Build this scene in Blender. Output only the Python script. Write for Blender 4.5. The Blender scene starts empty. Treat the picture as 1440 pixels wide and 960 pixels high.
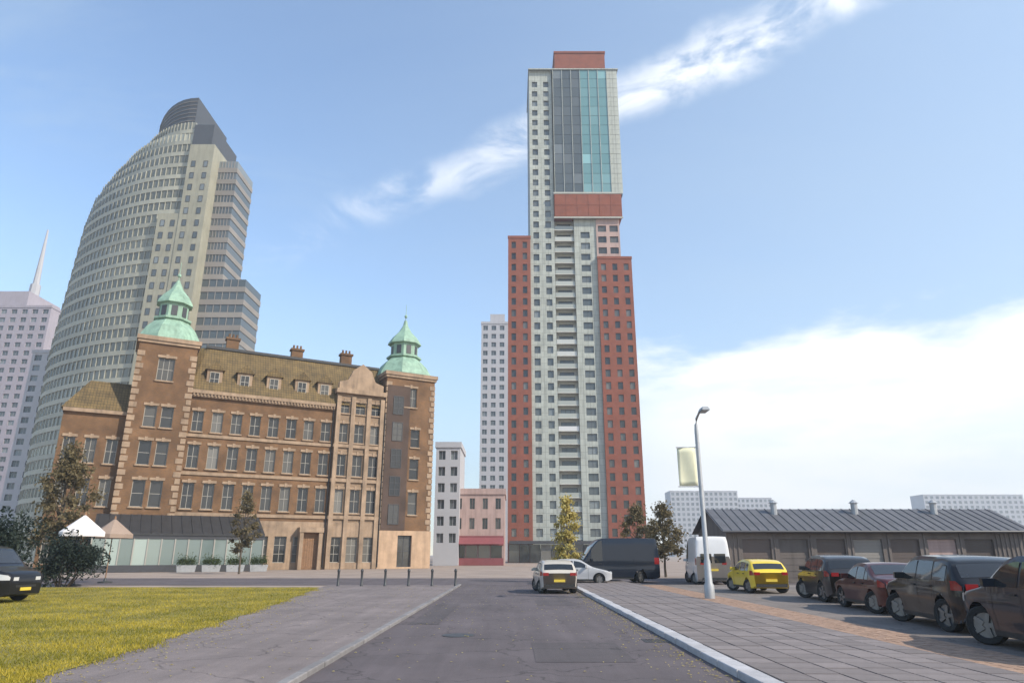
import bpy, bmesh, math, random
import numpy as np
from mathutils import Vector, Matrix, noise
random.seed(7); rng = np.random.default_rng(7)
R = math.radians
sc = bpy.context.scene
C = sc.collection

# ------------------------------------------------------------------ camera
F = 960.0                                  # focal length in photograph pixels (1440 wide)
PITCH = math.atan(300 / 960)
EYE = 1.7
cam = bpy.data.cameras.new('camera'); cam_o = bpy.data.objects.new('camera', cam); C.objects.link(cam_o)
cam.sensor_width = 36; cam.lens = 24; cam.clip_start = .1; cam.clip_end = 8000
cam_o.location = (0, 0, EYE); cam_o.rotation_euler = (R(90) + PITCH, 0, 0)
sc.camera = cam_o

def ray(px, py):
    a = (px - 720) / F; b = (480 - py) / F; c, s = math.cos(PITCH), math.sin(PITCH)
    return Vector((a, c - b * s, s + b * c))
def P(px, py, Y):
    d = ray(px, py); t = Y / d.y
    return Vector((d.x * t, Y, EYE + d.z * t))

# ------------------------------------------------------------------ light
SUN_EL, SUN_AZ = 38.0, 118.0               # azimuth clockwise from the view direction: right, a little behind
w = bpy.data.worlds.new('World'); sc.world = w; w.use_nodes = True
def build_world():
    nt = w.node_tree; n = nt.nodes; L = nt.links; n.clear()
    out = n.new('ShaderNodeOutputWorld'); bg = n.new('ShaderNodeBackground'); L.new(bg.outputs[0], out.inputs[0])
    bg.inputs[1].default_value = .127
    sky = n.new('ShaderNodeTexSky'); sky.sky_type = 'NISHITA'; sky.sun_disc = False
    sky.sun_elevation = R(SUN_EL); sky.sun_rotation = R(SUN_AZ); sky.air_density = 1.15; sky.dust_density = .2; sky.ozone_density = 2.2
    tc = n.new('ShaderNodeTexCoord')
    def math_(op, a, b=None, clamp=False):
        m = n.new('ShaderNodeMath'); m.operation = op; m.use_clamp = clamp
        for i, v in enumerate((a, b)):
            if v is None: continue
            if isinstance(v, (int, float)): m.inputs[i].default_value = v
            else: L.new(v, m.inputs[i])
        return m.outputs[0]
    def smooth(v, lo, hi):
        m = n.new('ShaderNodeMapRange'); m.interpolation_type = 'SMOOTHSTEP'; L.new(v, m.inputs[0])
        m.inputs[1].default_value = lo; m.inputs[2].default_value = hi; return m.outputs[0]
    def dot(v):
        m = n.new('ShaderNodeVectorMath'); m.operation = 'DOT_PRODUCT'; L.new(tc.outputs['Generated'], m.inputs[0]); m.inputs[1].default_value = v
        return m.outputs['Value']
    def noise_(scale, detail, vec, stretch=(1, 1, 1), off=(0, 0, 0), dist=0.):
        mp = n.new('ShaderNodeMapping'); mp.inputs['Scale'].default_value = stretch; mp.inputs['Location'].default_value = off
        L.new(vec, mp.inputs[0]); t = n.new('ShaderNodeTexNoise'); t.inputs['Scale'].default_value = scale
        t.inputs['Detail'].default_value = detail; t.inputs['Roughness'].default_value = .6; t.inputs['Distortion'].default_value = dist
        L.new(mp.outputs[0], t.inputs['Vector']); return t.outputs[0]
    sep = n.new('ShaderNodeSeparateXYZ'); L.new(tc.outputs['Generated'], sep.inputs[0]); x, y, z = sep.outputs
    zz = math_('ADD', math_('MAXIMUM', z, 0.0), .12)
    cmb = n.new('ShaderNodeCombineXYZ'); L.new(math_('DIVIDE', x, zz), cmb.inputs[0]); L.new(math_('DIVIDE', y, zz), cmb.inputs[1])
    plane = cmb.outputs[0]
    # cloud bank low over the right-hand (southern) half of the sky
    n1 = noise_(3.2, 7, tc.outputs['Generated'], (1, 1, 3.2), (3.1, 0.4, 0.2))
    edge = math_('ADD', math_('MULTIPLY', math_('SUBTRACT', n1, .5), .34), z)
    side = smooth(x, .02, .28)
    lim = math_('ADD', math_('MULTIPLY', x, .13), .200)
    bank = math_('MULTIPLY', smooth(math_('SUBTRACT', lim, edge), -.045, .025), side)
    n1b = noise_(5.5, 6, tc.outputs['Generated'], (1, 1, 3.5), (0.4, 1.3, 2.2))
    bank = math_('MULTIPLY', bank, math_('ADD', math_('MULTIPLY', smooth(n1b, .30, .55), .30), .70))
    # low paler haze all round
    hz = math_('MULTIPLY', smooth(z, .45, .0), .60)
    # one long cirrus streak
    d1, d2 = ray(470, 318).normalized(), ray(1105, 28).normalized()
    nn = d1.cross(d2).normalized()
    n2 = noise_(2.2, 6, tc.outputs['Generated'], (1, 1, 1), (7.3, 2.2, 1.4))
    off = math_('ADD', dot(nn), math_('MULTIPLY', math_('SUBTRACT', n2, .5), .13))
    st = smooth(math_('ABSOLUTE', off), .040, .0)
    n3 = noise_(6.5, 8, tc.outputs['Generated'], (1.0, 1.0, 2.2), (1.7, 5.2, 3.4), .6)
    st = math_('MULTIPLY', math_('MULTIPLY', st, smooth(math_('ADD', n3, math_('MULTIPLY', x, .16)), .37, .62)), smooth(x, -.62, .30))
    st = math_('MULTIPLY', st, smooth(y, .1, .5))
    # thin broken cirrus everywhere
    n4 = noise_(1.1, 9, plane, (1.0, 2.6, 1), (2.2, .7, 0), .5)
    ci = math_('MULTIPLY', smooth(n4, .47, .80), .40)
    veil = math_('MULTIPLY', smooth(math_('ADD', x, math_('MULTIPLY', n4, .5)), -.35, 1.1), .48)
    thin = math_('MAXIMUM', math_('MAXIMUM', ci, veil), hz)
    cov = math_('MAXIMUM', bank, math_('MULTIPLY', st, .9))
    cov = math_('MULTIPLY', cov, smooth(z, -.02, .02))
    thin = math_('MULTIPLY', thin, smooth(z, -.02, .02))
    mt = n.new('ShaderNodeMix'); mt.data_type = 'RGBA'; L.new(thin, mt.inputs[0]); hs = n.new('ShaderNodeHueSaturation'); hs.inputs['Saturation'].default_value = 1.0; L.new(sky.outputs[0], hs.inputs['Color']); L.new(hs.outputs[0], mt.inputs[6]); mt.inputs[7].default_value = (2.3, 2.85, 3.35, 1)
    mix = n.new('ShaderNodeMix'); mix.data_type = 'RGBA'
    L.new(cov, mix.inputs[0]); L.new(mt.outputs[2], mix.inputs[6])
    mix.inputs[7].default_value = (5.1, 5.15, 5.2, 1)
    L.new(mix.outputs[2], bg.inputs[0])
build_world()
sl = bpy.data.lights.new('sun', 'SUN'); sl.energy = 2.75; sl.angle = R(.8); sl.color = (1, .91, .77)
so = bpy.data.objects.new('sun', sl); C.objects.link(so)
sd = Vector((math.sin(R(SUN_AZ)) * math.cos(R(SUN_EL)), math.cos(R(SUN_AZ)) * math.cos(R(SUN_EL)), math.sin(R(SUN_EL))))
so.rotation_euler = sd.to_track_quat('Z', 'Y').to_euler(); so.location = (30, -30, 60)
sc.view_settings.view_transform = 'Standard'; sc.view_settings.look = 'None'; sc.view_settings.gamma = 1
sc.view_settings.exposure = 1.06

# ------------------------------------------------------------------ materials
def mat(name, col, rough=.8, var=.15, scale=1.0, metal=0., bump=0., bscale=20., spec=.5, col2=None, rand=0., stain=0.):
    m = bpy.data.materials.new(name); m.use_nodes = True; nt = m.node_tree; n = nt.nodes; L = nt.links
    b = n['Principled BSDF']; b.inputs['Roughness'].default_value = rough; b.inputs['Metallic'].default_value = metal
    b.inputs['Specular IOR Level'].default_value = spec
    tc = n.new('ShaderNodeTexCoord'); nz = n.new('ShaderNodeTexNoise'); nz.inputs['Scale'].default_value = scale; nz.inputs['Detail'].default_value = 8
    nz.inputs['Roughness'].default_value = .65
    L.new(tc.outputs['Object'], nz.inputs['Vector'])
    cr = n.new('ShaderNodeValToRGB'); e = cr.color_ramp.elements
    c2 = col2 or tuple(min(1, c * (1 + var)) for c in col); c1 = tuple(c * (1 - var) for c in col)
    e[0].position = .32; e[0].color = (*c1, 1); e[1].position = .68; e[1].color = (*c2, 1)
    L.new(nz.outputs[0], cr.inputs[0]); last = cr.outputs[0]
    if stain:
        mp = n.new('ShaderNodeMapping'); mp.inputs['Scale'].default_value = (1.2, 1.2, .12); L.new(tc.outputs['Object'], mp.inputs[0])
        ns = n.new('ShaderNodeTexNoise'); ns.inputs['Scale'].default_value = 1.6; ns.inputs['Detail'].default_value = 6; L.new(mp.outputs[0], ns.inputs['Vector'])
        mr = n.new('ShaderNodeMapRange'); mr.inputs[1].default_value = .45; mr.inputs[2].default_value = .75; mr.inputs[3].default_value = 1; mr.inputs[4].default_value = 1 - stain
        L.new(ns.outputs[0], mr.inputs[0])
        hv = n.new('ShaderNodeHueSaturation'); L.new(last, hv.inputs['Color']); L.new(mr.outputs[0], hv.inputs['Value']); last = hv.outputs[0]
    if rand:
        oi = n.new('ShaderNodeObjectInfo'); mr = n.new('ShaderNodeMapRange'); mr.inputs[3].default_value = 1 - rand; mr.inputs[4].default_value = 1 + rand
        L.new(oi.outputs['Random'], mr.inputs[0]); hv = n.new('ShaderNodeHueSaturation'); L.new(last, hv.inputs['Color']); L.new(mr.outputs[0], hv.inputs['Value']); last = hv.outputs[0]
    L.new(last, b.inputs['Base Color'])
    if bump:
        nb = n.new('ShaderNodeTexNoise'); nb.inputs['Scale'].default_value = bscale; nb.inputs['Detail'].default_value = 6; L.new(tc.outputs['Object'], nb.inputs['Vector'])
        bm_ = n.new('ShaderNodeBump'); bm_.inputs['Strength'].default_value = bump; bm_.inputs['Distance'].default_value = .02
        L.new(nb.outputs[0], bm_.inputs['Height']); L.new(bm_.outputs[0], b.inputs['Normal'])
    return m

def asphalt_mat(name, c):
    m = bpy.data.materials.new(name); m.use_nodes = True; nt = m.node_tree; n = nt.nodes; L = nt.links
    b = n['Principled BSDF']; b.inputs['Roughness'].default_value = .88; tc = n.new('ShaderNodeTexCoord'); O = tc.outputs['Object']
    def nz(scale, detail, sx=1, sy=1):
        mp = n.new('ShaderNodeMapping'); mp.inputs['Scale'].default_value = (sx, sy, 1); L.new(O, mp.inputs[0])
        t = n.new('ShaderNodeTexNoise'); t.inputs['Scale'].default_value = scale; t.inputs['Detail'].default_value = detail; t.inputs['Roughness'].default_value = .7; L.new(mp.outputs[0], t.inputs['Vector']); return t.outputs[0]
    def mr(v, a, b_, c_, d): q = n.new('ShaderNodeMapRange'); L.new(v, q.inputs[0]); q.inputs[1].default_value = a; q.inputs[2].default_value = b_; q.inputs[3].default_value = c_; q.inputs[4].default_value = d; return q.outputs[0]
    def mul(a, b_): q = n.new('ShaderNodeMath'); q.operation = 'MULTIPLY'; L.new(a, q.inputs[0]); L.new(b_, q.inputs[1]); return q.outputs[0]
    v = mul(mul(mr(nz(.35, 6), .3, .7, .78, 1.22), mr(nz(90, 3), .3, .7, .72, 1.28)), mr(nz(1.2, 5, 1.6, .07), .35, .7, .86, 1.14))
    vo = n.new('ShaderNodeTexVoronoi'); vo.feature = 'DISTANCE_TO_EDGE'; vo.inputs['Scale'].default_value = .42
    wp = n.new('ShaderNodeVectorMath'); wp.operation = 'ADD'; nn = n.new('ShaderNodeTexNoise'); nn.inputs['Scale'].default_value = 1.5; nn.inputs['Detail'].default_value = 5; L.new(O, nn.inputs['Vector']); L.new(O, wp.inputs[0]); L.new(nn.outputs['Color'], wp.inputs[1]); L.new(wp.outputs[0], vo.inputs['Vector'])
    crack = mr(vo.outputs['Distance'], .0, .012, .45, 1.0); v = mul(v, crack)
    hv = n.new('ShaderNodeHueSaturation'); hv.inputs['Color'].default_value = (*c, 1); L.new(v, hv.inputs['Value']); L.new(hv.outputs[0], b.inputs['Base Color'])
    bp = n.new('ShaderNodeBump'); bp.inputs['Strength'].default_value = .6; bp.inputs['Distance'].default_value = .01; L.new(nz(70, 4), bp.inputs['Height']); L.new(bp.outputs[0], b.inputs['Normal']); return m
def brick_mat(name, c1, c2, mortar, sc_=1.0, var=.25):
    m = bpy.data.materials.new(name); m.use_nodes = True; nt = m.node_tree; n = nt.nodes; L = nt.links
    b = n['Principled BSDF']; b.inputs['Roughness'].default_value = .88
    tc = n.new('ShaderNodeTexCoord'); sp = n.new('ShaderNodeSeparateXYZ'); L.new(tc.outputs['Object'], sp.inputs[0])
    ad = n.new('ShaderNodeMath'); ad.operation = 'ADD'; L.new(sp.outputs[0], ad.inputs[0]); L.new(sp.outputs[1], ad.inputs[1])
    cb = n.new('ShaderNodeCombineXYZ'); L.new(ad.outputs[0], cb.inputs[0]); L.new(sp.outputs[2], cb.inputs[1])
    br = n.new('ShaderNodeTexBrick'); br.inputs['Scale'].default_value = 1 / sc_
    br.inputs['Brick Width'].default_value = .22; br.inputs['Row Height'].default_value = .065; br.inputs['Mortar Size'].default_value = .008
    br.inputs['Color1'].default_value = (*c1, 1); br.inputs['Color2'].default_value = (*c2, 1); br.inputs['Mortar'].default_value = (*mortar, 1)
    L.new(cb.outputs[0], br.inputs['Vector'])
    nz = n.new('ShaderNodeTexNoise'); nz.inputs['Scale'].default_value = .5; nz.inputs['Detail'].default_value = 8; L.new(tc.outputs['Object'], nz.inputs['Vector'])
    mr = n.new('ShaderNodeMapRange'); mr.inputs[1].default_value = .3; mr.inputs[2].default_value = .7; mr.inputs[3].default_value = 1 - var; mr.inputs[4].default_value = 1 + var; L.new(nz.outputs[0], mr.inputs[0])
    hv = n.new('ShaderNodeHueSaturation'); L.new(br.outputs[0], hv.inputs['Color']); L.new(mr.outputs[0], hv.inputs['Value'])
    L.new(hv.outputs[0], b.inputs['Base Color']); return m

def glass_mat(name, c1, c2, rough=.06, spec=.6, metal=0.):
    """opaque pane: a dark room, or a blind for some panes, behind a glossy sheet"""
    m = bpy.data.materials.new(name); m.use_nodes = True; nt = m.node_tree; n = nt.nodes; L = nt.links
    b = n['Principled BSDF']; b.inputs['Roughness'].default_value = rough; b.inputs['Specular IOR Level'].default_value = spec; b.inputs['Metallic'].default_value = metal
    oi = n.new('ShaderNodeObjectInfo'); cr = n.new('ShaderNodeValToRGB'); cr.color_ramp.interpolation = 'LINEAR'
    e = cr.color_ramp.elements; e[0].position = .0; e[0].color = (*c1, 1); e[1].position = .55; e[1].color = (*[a * .7 + b_ * .3 for a, b_ in zip(c1, c2)], 1)
    e = cr.color_ramp.elements.new(.80); e.color = (*c2, 1); e = cr.color_ramp.elements.new(1.0); e.color = (*(min(.6, c * 1.7) for c in c2), 1)
    L.new(oi.outputs['Random'], cr.inputs[0]); L.new(cr.outputs[0], b.inputs['Base Color'])
    tc = n.new('ShaderNodeTexCoord'); nz = n.new('ShaderNodeTexNoise'); nz.inputs['Scale'].default_value = .6; nz.inputs['Detail'].default_value = 2; L.new(tc.outputs['Object'], nz.inputs['Vector'])
    bp = n.new('ShaderNodeBump'); bp.inputs['Strength'].default_value = .12; bp.inputs['Distance'].default_value = .05
    L.new(nz.outputs[0], bp.inputs['Height']); L.new(bp.outputs[0], b.inputs['Normal']); return m

M = {}
M['asphalt'] = asphalt_mat('asphalt', (.098, .081, .085))
M['tar'] = asphalt_mat('tar_patch', (.078, .066, .069))
M['ground'] = mat('plaza_paving', (.29, .228, .188), .9, .2, .25, bump=.3)
M['bay'] = asphalt_mat('bay_paving', (.17, .145, .13))
M['path'] = asphalt_mat('pale_asphalt', (.178, .148, .142))
M['slab'] = mat('concrete_slab', (.185, .158, .152), .85, .14, 3, bump=.3, bscale=40, rand=.16)
M['slab_bed'] = mat('slab_bed', (.09, .08, .075), .95, .2, 4)
M['pale_kerb'] = mat('pale_kerb_stone', (.40, .39, .40), .8, .15, 5, bump=.3, rand=.12)
M['kerb'] = mat('kerb_stone', (.19, .18, .18), .8, .15, 5, bump=.3, rand=.12)
M['clinker'] = mat('clinker', (.31, .20, .14), .85, .3, 6, bump=.3, rand=.2)
M['white_line'] = mat('road_paint', (.55, .55, .56), .7, .25, 5)
M['soil'] = mat('lawn_soil', (.20, .17, .035), .95, .35, .9, bump=.6, bscale=30)
M['hotel_brick'] = brick_mat('hotel_brick', (.180, .084, .032), (.125, .064, .029), (.14, .097, .058), 1.0, .35)
M['tan_brick'] = brick_mat('tan_brick', (.26, .17, .105), (.21, .14, .09), (.22, .17, .12), 1.0, .3)
M['dark_brick'] = brick_mat('dark_brick', (.075, .042, .028), (.060, .036, .026), (.08, .06, .05))
M['sunlit_peach_stone'] = mat('sunlit_peach_stone', (.46, .31, .20), .85, .18, .7, bump=.2, stain=.25)  # pale stone for the turret bases, sunlit brightness put into its colour
M['sandstone'] = mat('sandstone', (.32, .225, .15), .85, .25, .7, bump=.2, stain=.35)
M['hotel_roof'] = mat('ochre_roof_tile', (.165, .110, .040), .8, .35, .8, bump=.5, bscale=12, stain=.3)
M['copper'] = mat('green_copper', (.26, .40, .30), .65, .2, 1.2, stain=.3)
M['frame_white'] = mat('window_frame_paint', (.33, .31, .27), .6, .08, 2)
M['frame_dark'] = mat('dark_frame', (.05, .05, .055), .5, .1, 2)
M['slate'] = mat('dark_zinc', (.032, .031, .032), .6, .2, 1.0, stain=.2)
M['pane'] = glass_mat('window_pane', (.018, .020, .022), (.10, .095, .085))
M['pane_pale'] = glass_mat('veranda_pane', (.15, .19, .18), (.27, .32, .29), .08)
M['pane_teal'] = glass_mat('teal_curtain_wall', (.12, .25, .26), (.17, .31, .32), .10, .8)
M['pane_grey'] = glass_mat('grey_curtain_wall', (.075, .09, .095), (.12, .135, .14), .12, .6)
M['tower_brick'] = brick_mat('tower_brick', (.265, .066, .034), (.22, .058, .033), (.17, .085, .06), 1.0, .15)
M['tower_panel'] = mat('pale_aluminium_panel', (.42, .445, .40), .55, .08, .3, stain=.3)
def joints(m, bw, rh, k=.8):
    nt = m.node_tree; n = nt.nodes; L = nt.links; b = n['Principled BSDF']; src = b.inputs['Base Color'].links[0].from_socket
    tc = n.new('ShaderNodeTexCoord'); sp = n.new('ShaderNodeSeparateXYZ'); L.new(tc.outputs['Object'], sp.inputs[0]); cb = n.new('ShaderNodeCombineXYZ'); L.new(sp.outputs[0], cb.inputs[0]); L.new(sp.outputs[2], cb.inputs[1])
    br = n.new('ShaderNodeTexBrick'); br.offset = 0; br.inputs['Scale'].default_value = 1; br.inputs['Brick Width'].default_value = bw; br.inputs['Row Height'].default_value = rh; br.inputs['Mortar Size'].default_value = .035
    br.inputs['Color1'].default_value = (1, 1, 1, 1); br.inputs['Color2'].default_value = (.86, .86, .86, 1); br.inputs['Mortar'].default_value = (k * .6,) * 3 + (1,); L.new(cb.outputs[0], br.inputs['Vector'])
    mx = n.new('ShaderNodeMix'); mx.data_type = 'RGBA'; mx.blend_type = 'MULTIPLY'; mx.inputs[0].default_value = 1; L.new(src, mx.inputs[6]); L.new(br.outputs[0], mx.inputs[7]); L.new(mx.outputs[2], b.inputs['Base Color'])
joints(M['tower_panel'], 1.6, 1.575); joints(M['hotel_roof'], .32, .36, .75)
M['tower_recess'] = mat('recess_render', (.40, .40, .36), .8, .1, .4)
M['balcony'] = mat('balcony_concrete', (.48, .48, .44), .8, .1, 1)
M['rail'] = glass_mat('balcony_glass', (.32, .34, .31), (.42, .44, .40), .2)
M['stone_core'] = mat('pale_stone_core', (.30, .29, .225), .75, .1, .3, stain=.2)
M['spandrel'] = mat('grey_green_spandrel', (.36, .355, .29), .7, .1, .2, rand=.1)
M['band_glass'] = glass_mat('band_glass', (.15, .155, .13), (.26, .26, .215), .22, .4)
M['spandrel_dark'] = mat('grey_spandrel', (.23, .21, .19), .7, .1, .2, rand=.1)
M['plant_room'] = mat('dark_louvre', (.055, .06, .07), .6, .1, 1)
M['far_pale'] = mat('far_pale_concrete', (.42, .42, .45), .8, .06, .1, stain=.1)
M['far_mauve'] = mat('far_mauve_concrete', (.33, .30, .34), .8, .06, .1, stain=.15)
M['far_grey'] = mat('far_grey_concrete', (.40, .40, .42), .8, .06, .1)
M['pink'] = mat('pink_render', (.42, .30, .27), .85, .12, .4, stain=.25)
M['maroon'] = mat('maroon_shopfront', (.22, .06, .065), .6, .1, 1)
M['shed_wall'] = mat('dark_metal_cladding', (.135, .112, .100), .7, .15, .6, stain=.3)
M['shed_roof'] = mat('grey_roof_sheet', (.105, .105, .115), .6, .15, .4, stain=.25)
M['shed_door'] = mat('brown_shutter', (.10, .075, .065), .6, .1, 1, rand=.35)
M['bark'] = mat('bark', (.09, .07, .05), .95, .3, 5, bump=.8)
M['tyre'] = mat('tyre_rubber', (.018, .018, .018), .85, .2, 20)
M['rim'] = mat('alloy_rim', (.17, .17, .175), .35, .1, 5, metal=.7)
M['car_glass'] = glass_mat('car_glass', (.012, .014, .016), (.02, .022, .025), .04, .7)
M['trim'] = mat('black_trim', (.02, .02, .02), .6, .1, 5)
M['lamp_red'] = mat('tail_lamp', (.25, .012, .012), .2, .05, 5)
M['lamp_clear'] = mat('head_lamp', (.5, .5, .5), .12, .05, 5)
M['plate'] = mat('number_plate', (.62, .45, .05), .5, .05, 5)
M['pole'] = mat('galvanised_pole', (.36, .37, .38), .5, .1, 4, metal=.3)
M['cream'] = mat('cream_canvas', (.72, .70, .50), .8, .06, 2)
M['white_canvas'] = mat('white_canvas', (.78, .72, .69), .85, .05, 2)
M['beige_canvas'] = mat('beige_canvas', (.30, .22, .17), .85, .08, 2)
M['wood'] = mat('teak', (.22, .12, .06), .7, .2, 3)
M['steel_dark'] = mat('dark_steel', (.04, .042, .045), .5, .1, 3)
def paint(name, c, rough=.32):
    m = mat(name, c, rough, .06, .8, spec=.15); b = m.node_tree.nodes['Principled BSDF']; b.inputs['Coat Weight'].default_value = .55; b.inputs['Coat Roughness'].default_value = .05; return m
def leaf_mat(name, c, c2):
    m = bpy.data.materials.new(name); m.use_nodes = True; nt = m.node_tree; n = nt.nodes; L = nt.links
    b = n['Principled BSDF']; b.inputs['Roughness'].default_value = .6; b.inputs['Specular IOR Level'].default_value = .25
    g = n.new('ShaderNodeNewGeometry'); cr = n.new('ShaderNodeValToRGB'); cr.color_ramp.elements[0].color = (*c, 1); cr.color_ramp.elements[1].color = (*c2, 1)
    tc = n.new('ShaderNodeTexCoord'); nz = n.new('ShaderNodeTexNoise'); nz.inputs['Scale'].default_value = .45; nz.inputs['Detail'].default_value = 6; L.new(tc.outputs['Object'], nz.inputs['Vector'])
    mr = n.new('ShaderNodeMapRange'); mr.inputs[1].default_value = .3; mr.inputs[2].default_value = .7; mr.inputs[3].default_value = -.65; mr.inputs[4].default_value = .6; L.new(nz.outputs[0], mr.inputs[0])
    ad = n.new('ShaderNodeMath'); ad.operation = 'ADD'; L.new(g.outputs['Random Per Island'], ad.inputs[0]); L.new(mr.outputs[0], ad.inputs[1]); L.new(ad.outputs[0], cr.inputs[0]); L.new(cr.outputs[0], b.inputs['Base Color'])
    tr = n.new('ShaderNodeBsdfTranslucent'); L.new(cr.outputs[0], tr.inputs[0]); mx = n.new('ShaderNodeMixShader'); mx.inputs[0].default_value = .42
    L.new(b.outputs[0], mx.inputs[1]); L.new(tr.outputs[0], mx.inputs[2]); L.new(mx.outputs[0], n['Material Output'].inputs[0]); return m
M['grass'] = leaf_mat('grass_blades', (.20, .19, .022), (.52, .40, .055))
M['leaf_yellow'] = leaf_mat('yellow_leaves', (.42, .33, .09), (.62, .53, .20))
M['leaf_olive'] = leaf_mat('olive_leaves', (.11, .088, .042), (.24, .19, .10))
M['leaf_green'] = leaf_mat('green_leaves', (.05, .075, .025), (.10, .13, .045))
M['leaf_dark'] = leaf_mat('dark_leaves', (.02, .032, .026), (.045, .06, .045))

# ------------------------------------------------------------------ mesh helpers
class MB:
    def __init__(s): s.v = []; s.f = []; s.m = []
    def quad(s, a, b, c, d, mi=0):
        i = len(s.v); s.v += [tuple(a), tuple(b), tuple(c), tuple(d)]; s.f.append((i, i + 1, i + 2, i + 3)); s.m.append(mi)
    def box(s, x0, x1, y0, y1, z0, z1, mi=0):
        i = len(s.v); s.v += [(x, y, z) for z in (z0, z1) for x, y in ((x0, y0), (x1, y0), (x1, y1), (x0, y1))]
        for f in ((3, 2, 1, 0), (4, 5, 6, 7), (0, 1, 5, 4), (1, 2, 6, 5), (2, 3, 7, 6), (3, 0, 4, 7)):
            s.f.append(tuple(i + k for k in f)); s.m.append(mi)
    def prism(s, pts, z0, z1, mi=0, cap=True, mtop=None):
        i = len(s.v); n = len(pts); s.v += [(p[0], p[1], z0) for p in pts] + [(p[0], p[1], z1) for p in pts]
        for k in range(n): s.f.append((i + k, i + (k + 1) % n, i + n + (k + 1) % n, i + n + k)); s.m.append(mi)
        if cap:
            s.f.append(tuple(range(i + n - 1, i - 1, -1))); s.m.append(mi)
            s.f.append(tuple(range(i + n, i + 2 * n))); s.m.append(mi if mtop is None else mtop)
    def frustum(s, a, z0, b, z1, mi=0, cap=True):
        i = len(s.v); n = len(a); s.v += [(p[0], p[1], z0) for p in a] + [(p[0], p[1], z1) for p in b]
        for k in range(n): s.f.append((i + k, i + (k + 1) % n, i + n + (k + 1) % n, i + n + k)); s.m.append(mi)
        if cap: s.f.append(tuple(range(i + n, i + 2 * n))); s.m.append(mi)
    def tube(s, path, rad, n=8, mi=0, cap=True):
        path = [Vector(p) for p in path]; base = len(s.v)
        for k, p in enumerate(path):
            t = (path[min(k + 1, len(path) - 1)] - path[max(k - 1, 0)]).normalized()
            u = t.orthogonal().normalized() if abs(t.z) < .9 else Vector((1, 0, 0)); u = (u - t * u.dot(t)).normalized(); q = t.cross(u)
            r = rad[k] if isinstance(rad, (list, tuple)) else rad
            for j in range(n):
                a = 2 * math.pi * j / n; s.v.append(tuple(p + u * (r * math.cos(a)) + q * (r * math.sin(a))))
        for k in range(len(path) - 1):
            for j in range(n):
                a = base + k * n + j; b = base + k * n + (j + 1) % n; s.f.append((a, b, b + n, a + n)); s.m.append(mi)
        if cap:
            s.f.append(tuple(base + j for j in range(n - 1, -1, -1))); s.m.append(mi)
            e = base + (len(path) - 1) * n; s.f.append(tuple(e + j for j in range(n))); s.m.append(mi)
    def lathe(s, prof, n=16, mi=0, c=(0, 0), rot=0.):
        base = len(s.v)
        for r, z in prof:
            for j in range(n):
                a = 2 * math.pi * j / n + rot; s.v.append((c[0] + r * math.cos(a), c[1] + r * math.sin(a), z))
        for k in range(len(prof) - 1):
            for j in range(n):
                a = base + k * n + j; b = base + k * n + (j + 1) % n; s.f.append((a, b, b + n, a + n)); s.m.append(mi)
        e = base + (len(prof) - 1) * n; s.f.append(tuple(e + j for j in range(n))); s.m.append(mi)
    def wall(s, o, u, W, z0, z1, holes, depth=.3, mi=0, mrev=None):
        """a wall face with real openings and reveals; outward is to the right of u reversed: n = (u.y, -u.x)"""
        u = Vector((u[0], u[1], 0)).normalized(); nrm = Vector((u.y, -u.x, 0)); o = Vector((o[0], o[1], 0))
        mrev = mi if mrev is None else mrev
        xs = sorted({0., W, *[h[0] for h in holes], *[h[1] for h in holes]}); zs = sorted({z0, z1, *[h[2] for h in holes], *[h[3] for h in holes]})
        def pt(a, z, d=0.): q = o + u * a - nrm * d; return (q.x, q.y, z)
        for i in range(len(xs) - 1):
            run = None
            for k in range(len(zs) - 1):
                cx, cz = (xs[i] + xs[i + 1]) / 2, (zs[k] + zs[k + 1]) / 2
                inside = any(h[0] < cx < h[1] and h[2] < cz < h[3] for h in holes)
                if inside:
                    if run is not None: s.quad(pt(xs[i], run), pt(xs[i + 1], run), pt(xs[i + 1], zs[k]), pt(xs[i], zs[k]), mi); run = None
                elif run is None: run = zs[k]
            if run is not None: s.quad(pt(xs[i], run), pt(xs[i + 1], run), pt(xs[i + 1], zs[-1]), pt(xs[i], zs[-1]), mi)
        for a, b, c, d in holes:
            s.quad(pt(a, c), pt(a, c, depth), pt(a, d, depth), pt(a, d), mrev); s.quad(pt(b, c, depth), pt(b, c), pt(b, d), pt(b, d, depth), mrev)
            s.quad(pt(a, c), pt(b, c), pt(b, c, depth), pt(a, c, depth), mrev); s.quad(pt(a, d, depth), pt(b, d, depth), pt(b, d), pt(a, d), mrev)
    def mesh(s, name, mats, smooth=False):
        me = bpy.data.meshes.new(name); me.from_pydata(s.v, [], s.f)
        for m in mats: me.materials.append(M[m] if isinstance(m, str) else m)
        if len(mats) > 1: me.polygons.foreach_set('material_index', s.m)
        if smooth:
            me.polygons.foreach_set('use_smooth', [True] * len(me.polygons)); me.set_sharp_from_angle(angle=R(50))
        me.update(); return me
    def build(s, name, mats, parent=None, smooth=False, loc=None, rz=0.):
        return link(name, s.mesh(name, mats if isinstance(mats, (list, tuple)) else [mats], smooth), parent, loc, rz)
def link(name, me, parent=None, loc=None, rz=0.):
    o = bpy.data.objects.new(name, me); C.objects.link(o)
    if parent: o.parent = parent
    if loc is not None: o.location = loc
    o.rotation_euler.z = rz
    return o
def tag(o, label=None, cat=None, group=None, kind=None):
    for k, v in (('label', label), ('category', cat), ('group', group), ('kind', kind)):
        if v: o[k] = v
    return o
def thing(name, label, cat, loc=(0, 0, 0), rz=0., group=None):
    o = bpy.data.objects.new(name, None); C.objects.link(o); o.location = loc; o.rotation_euler.z = rz; o.empty_display_size = .2
    return tag(o, label, cat, group)
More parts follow.
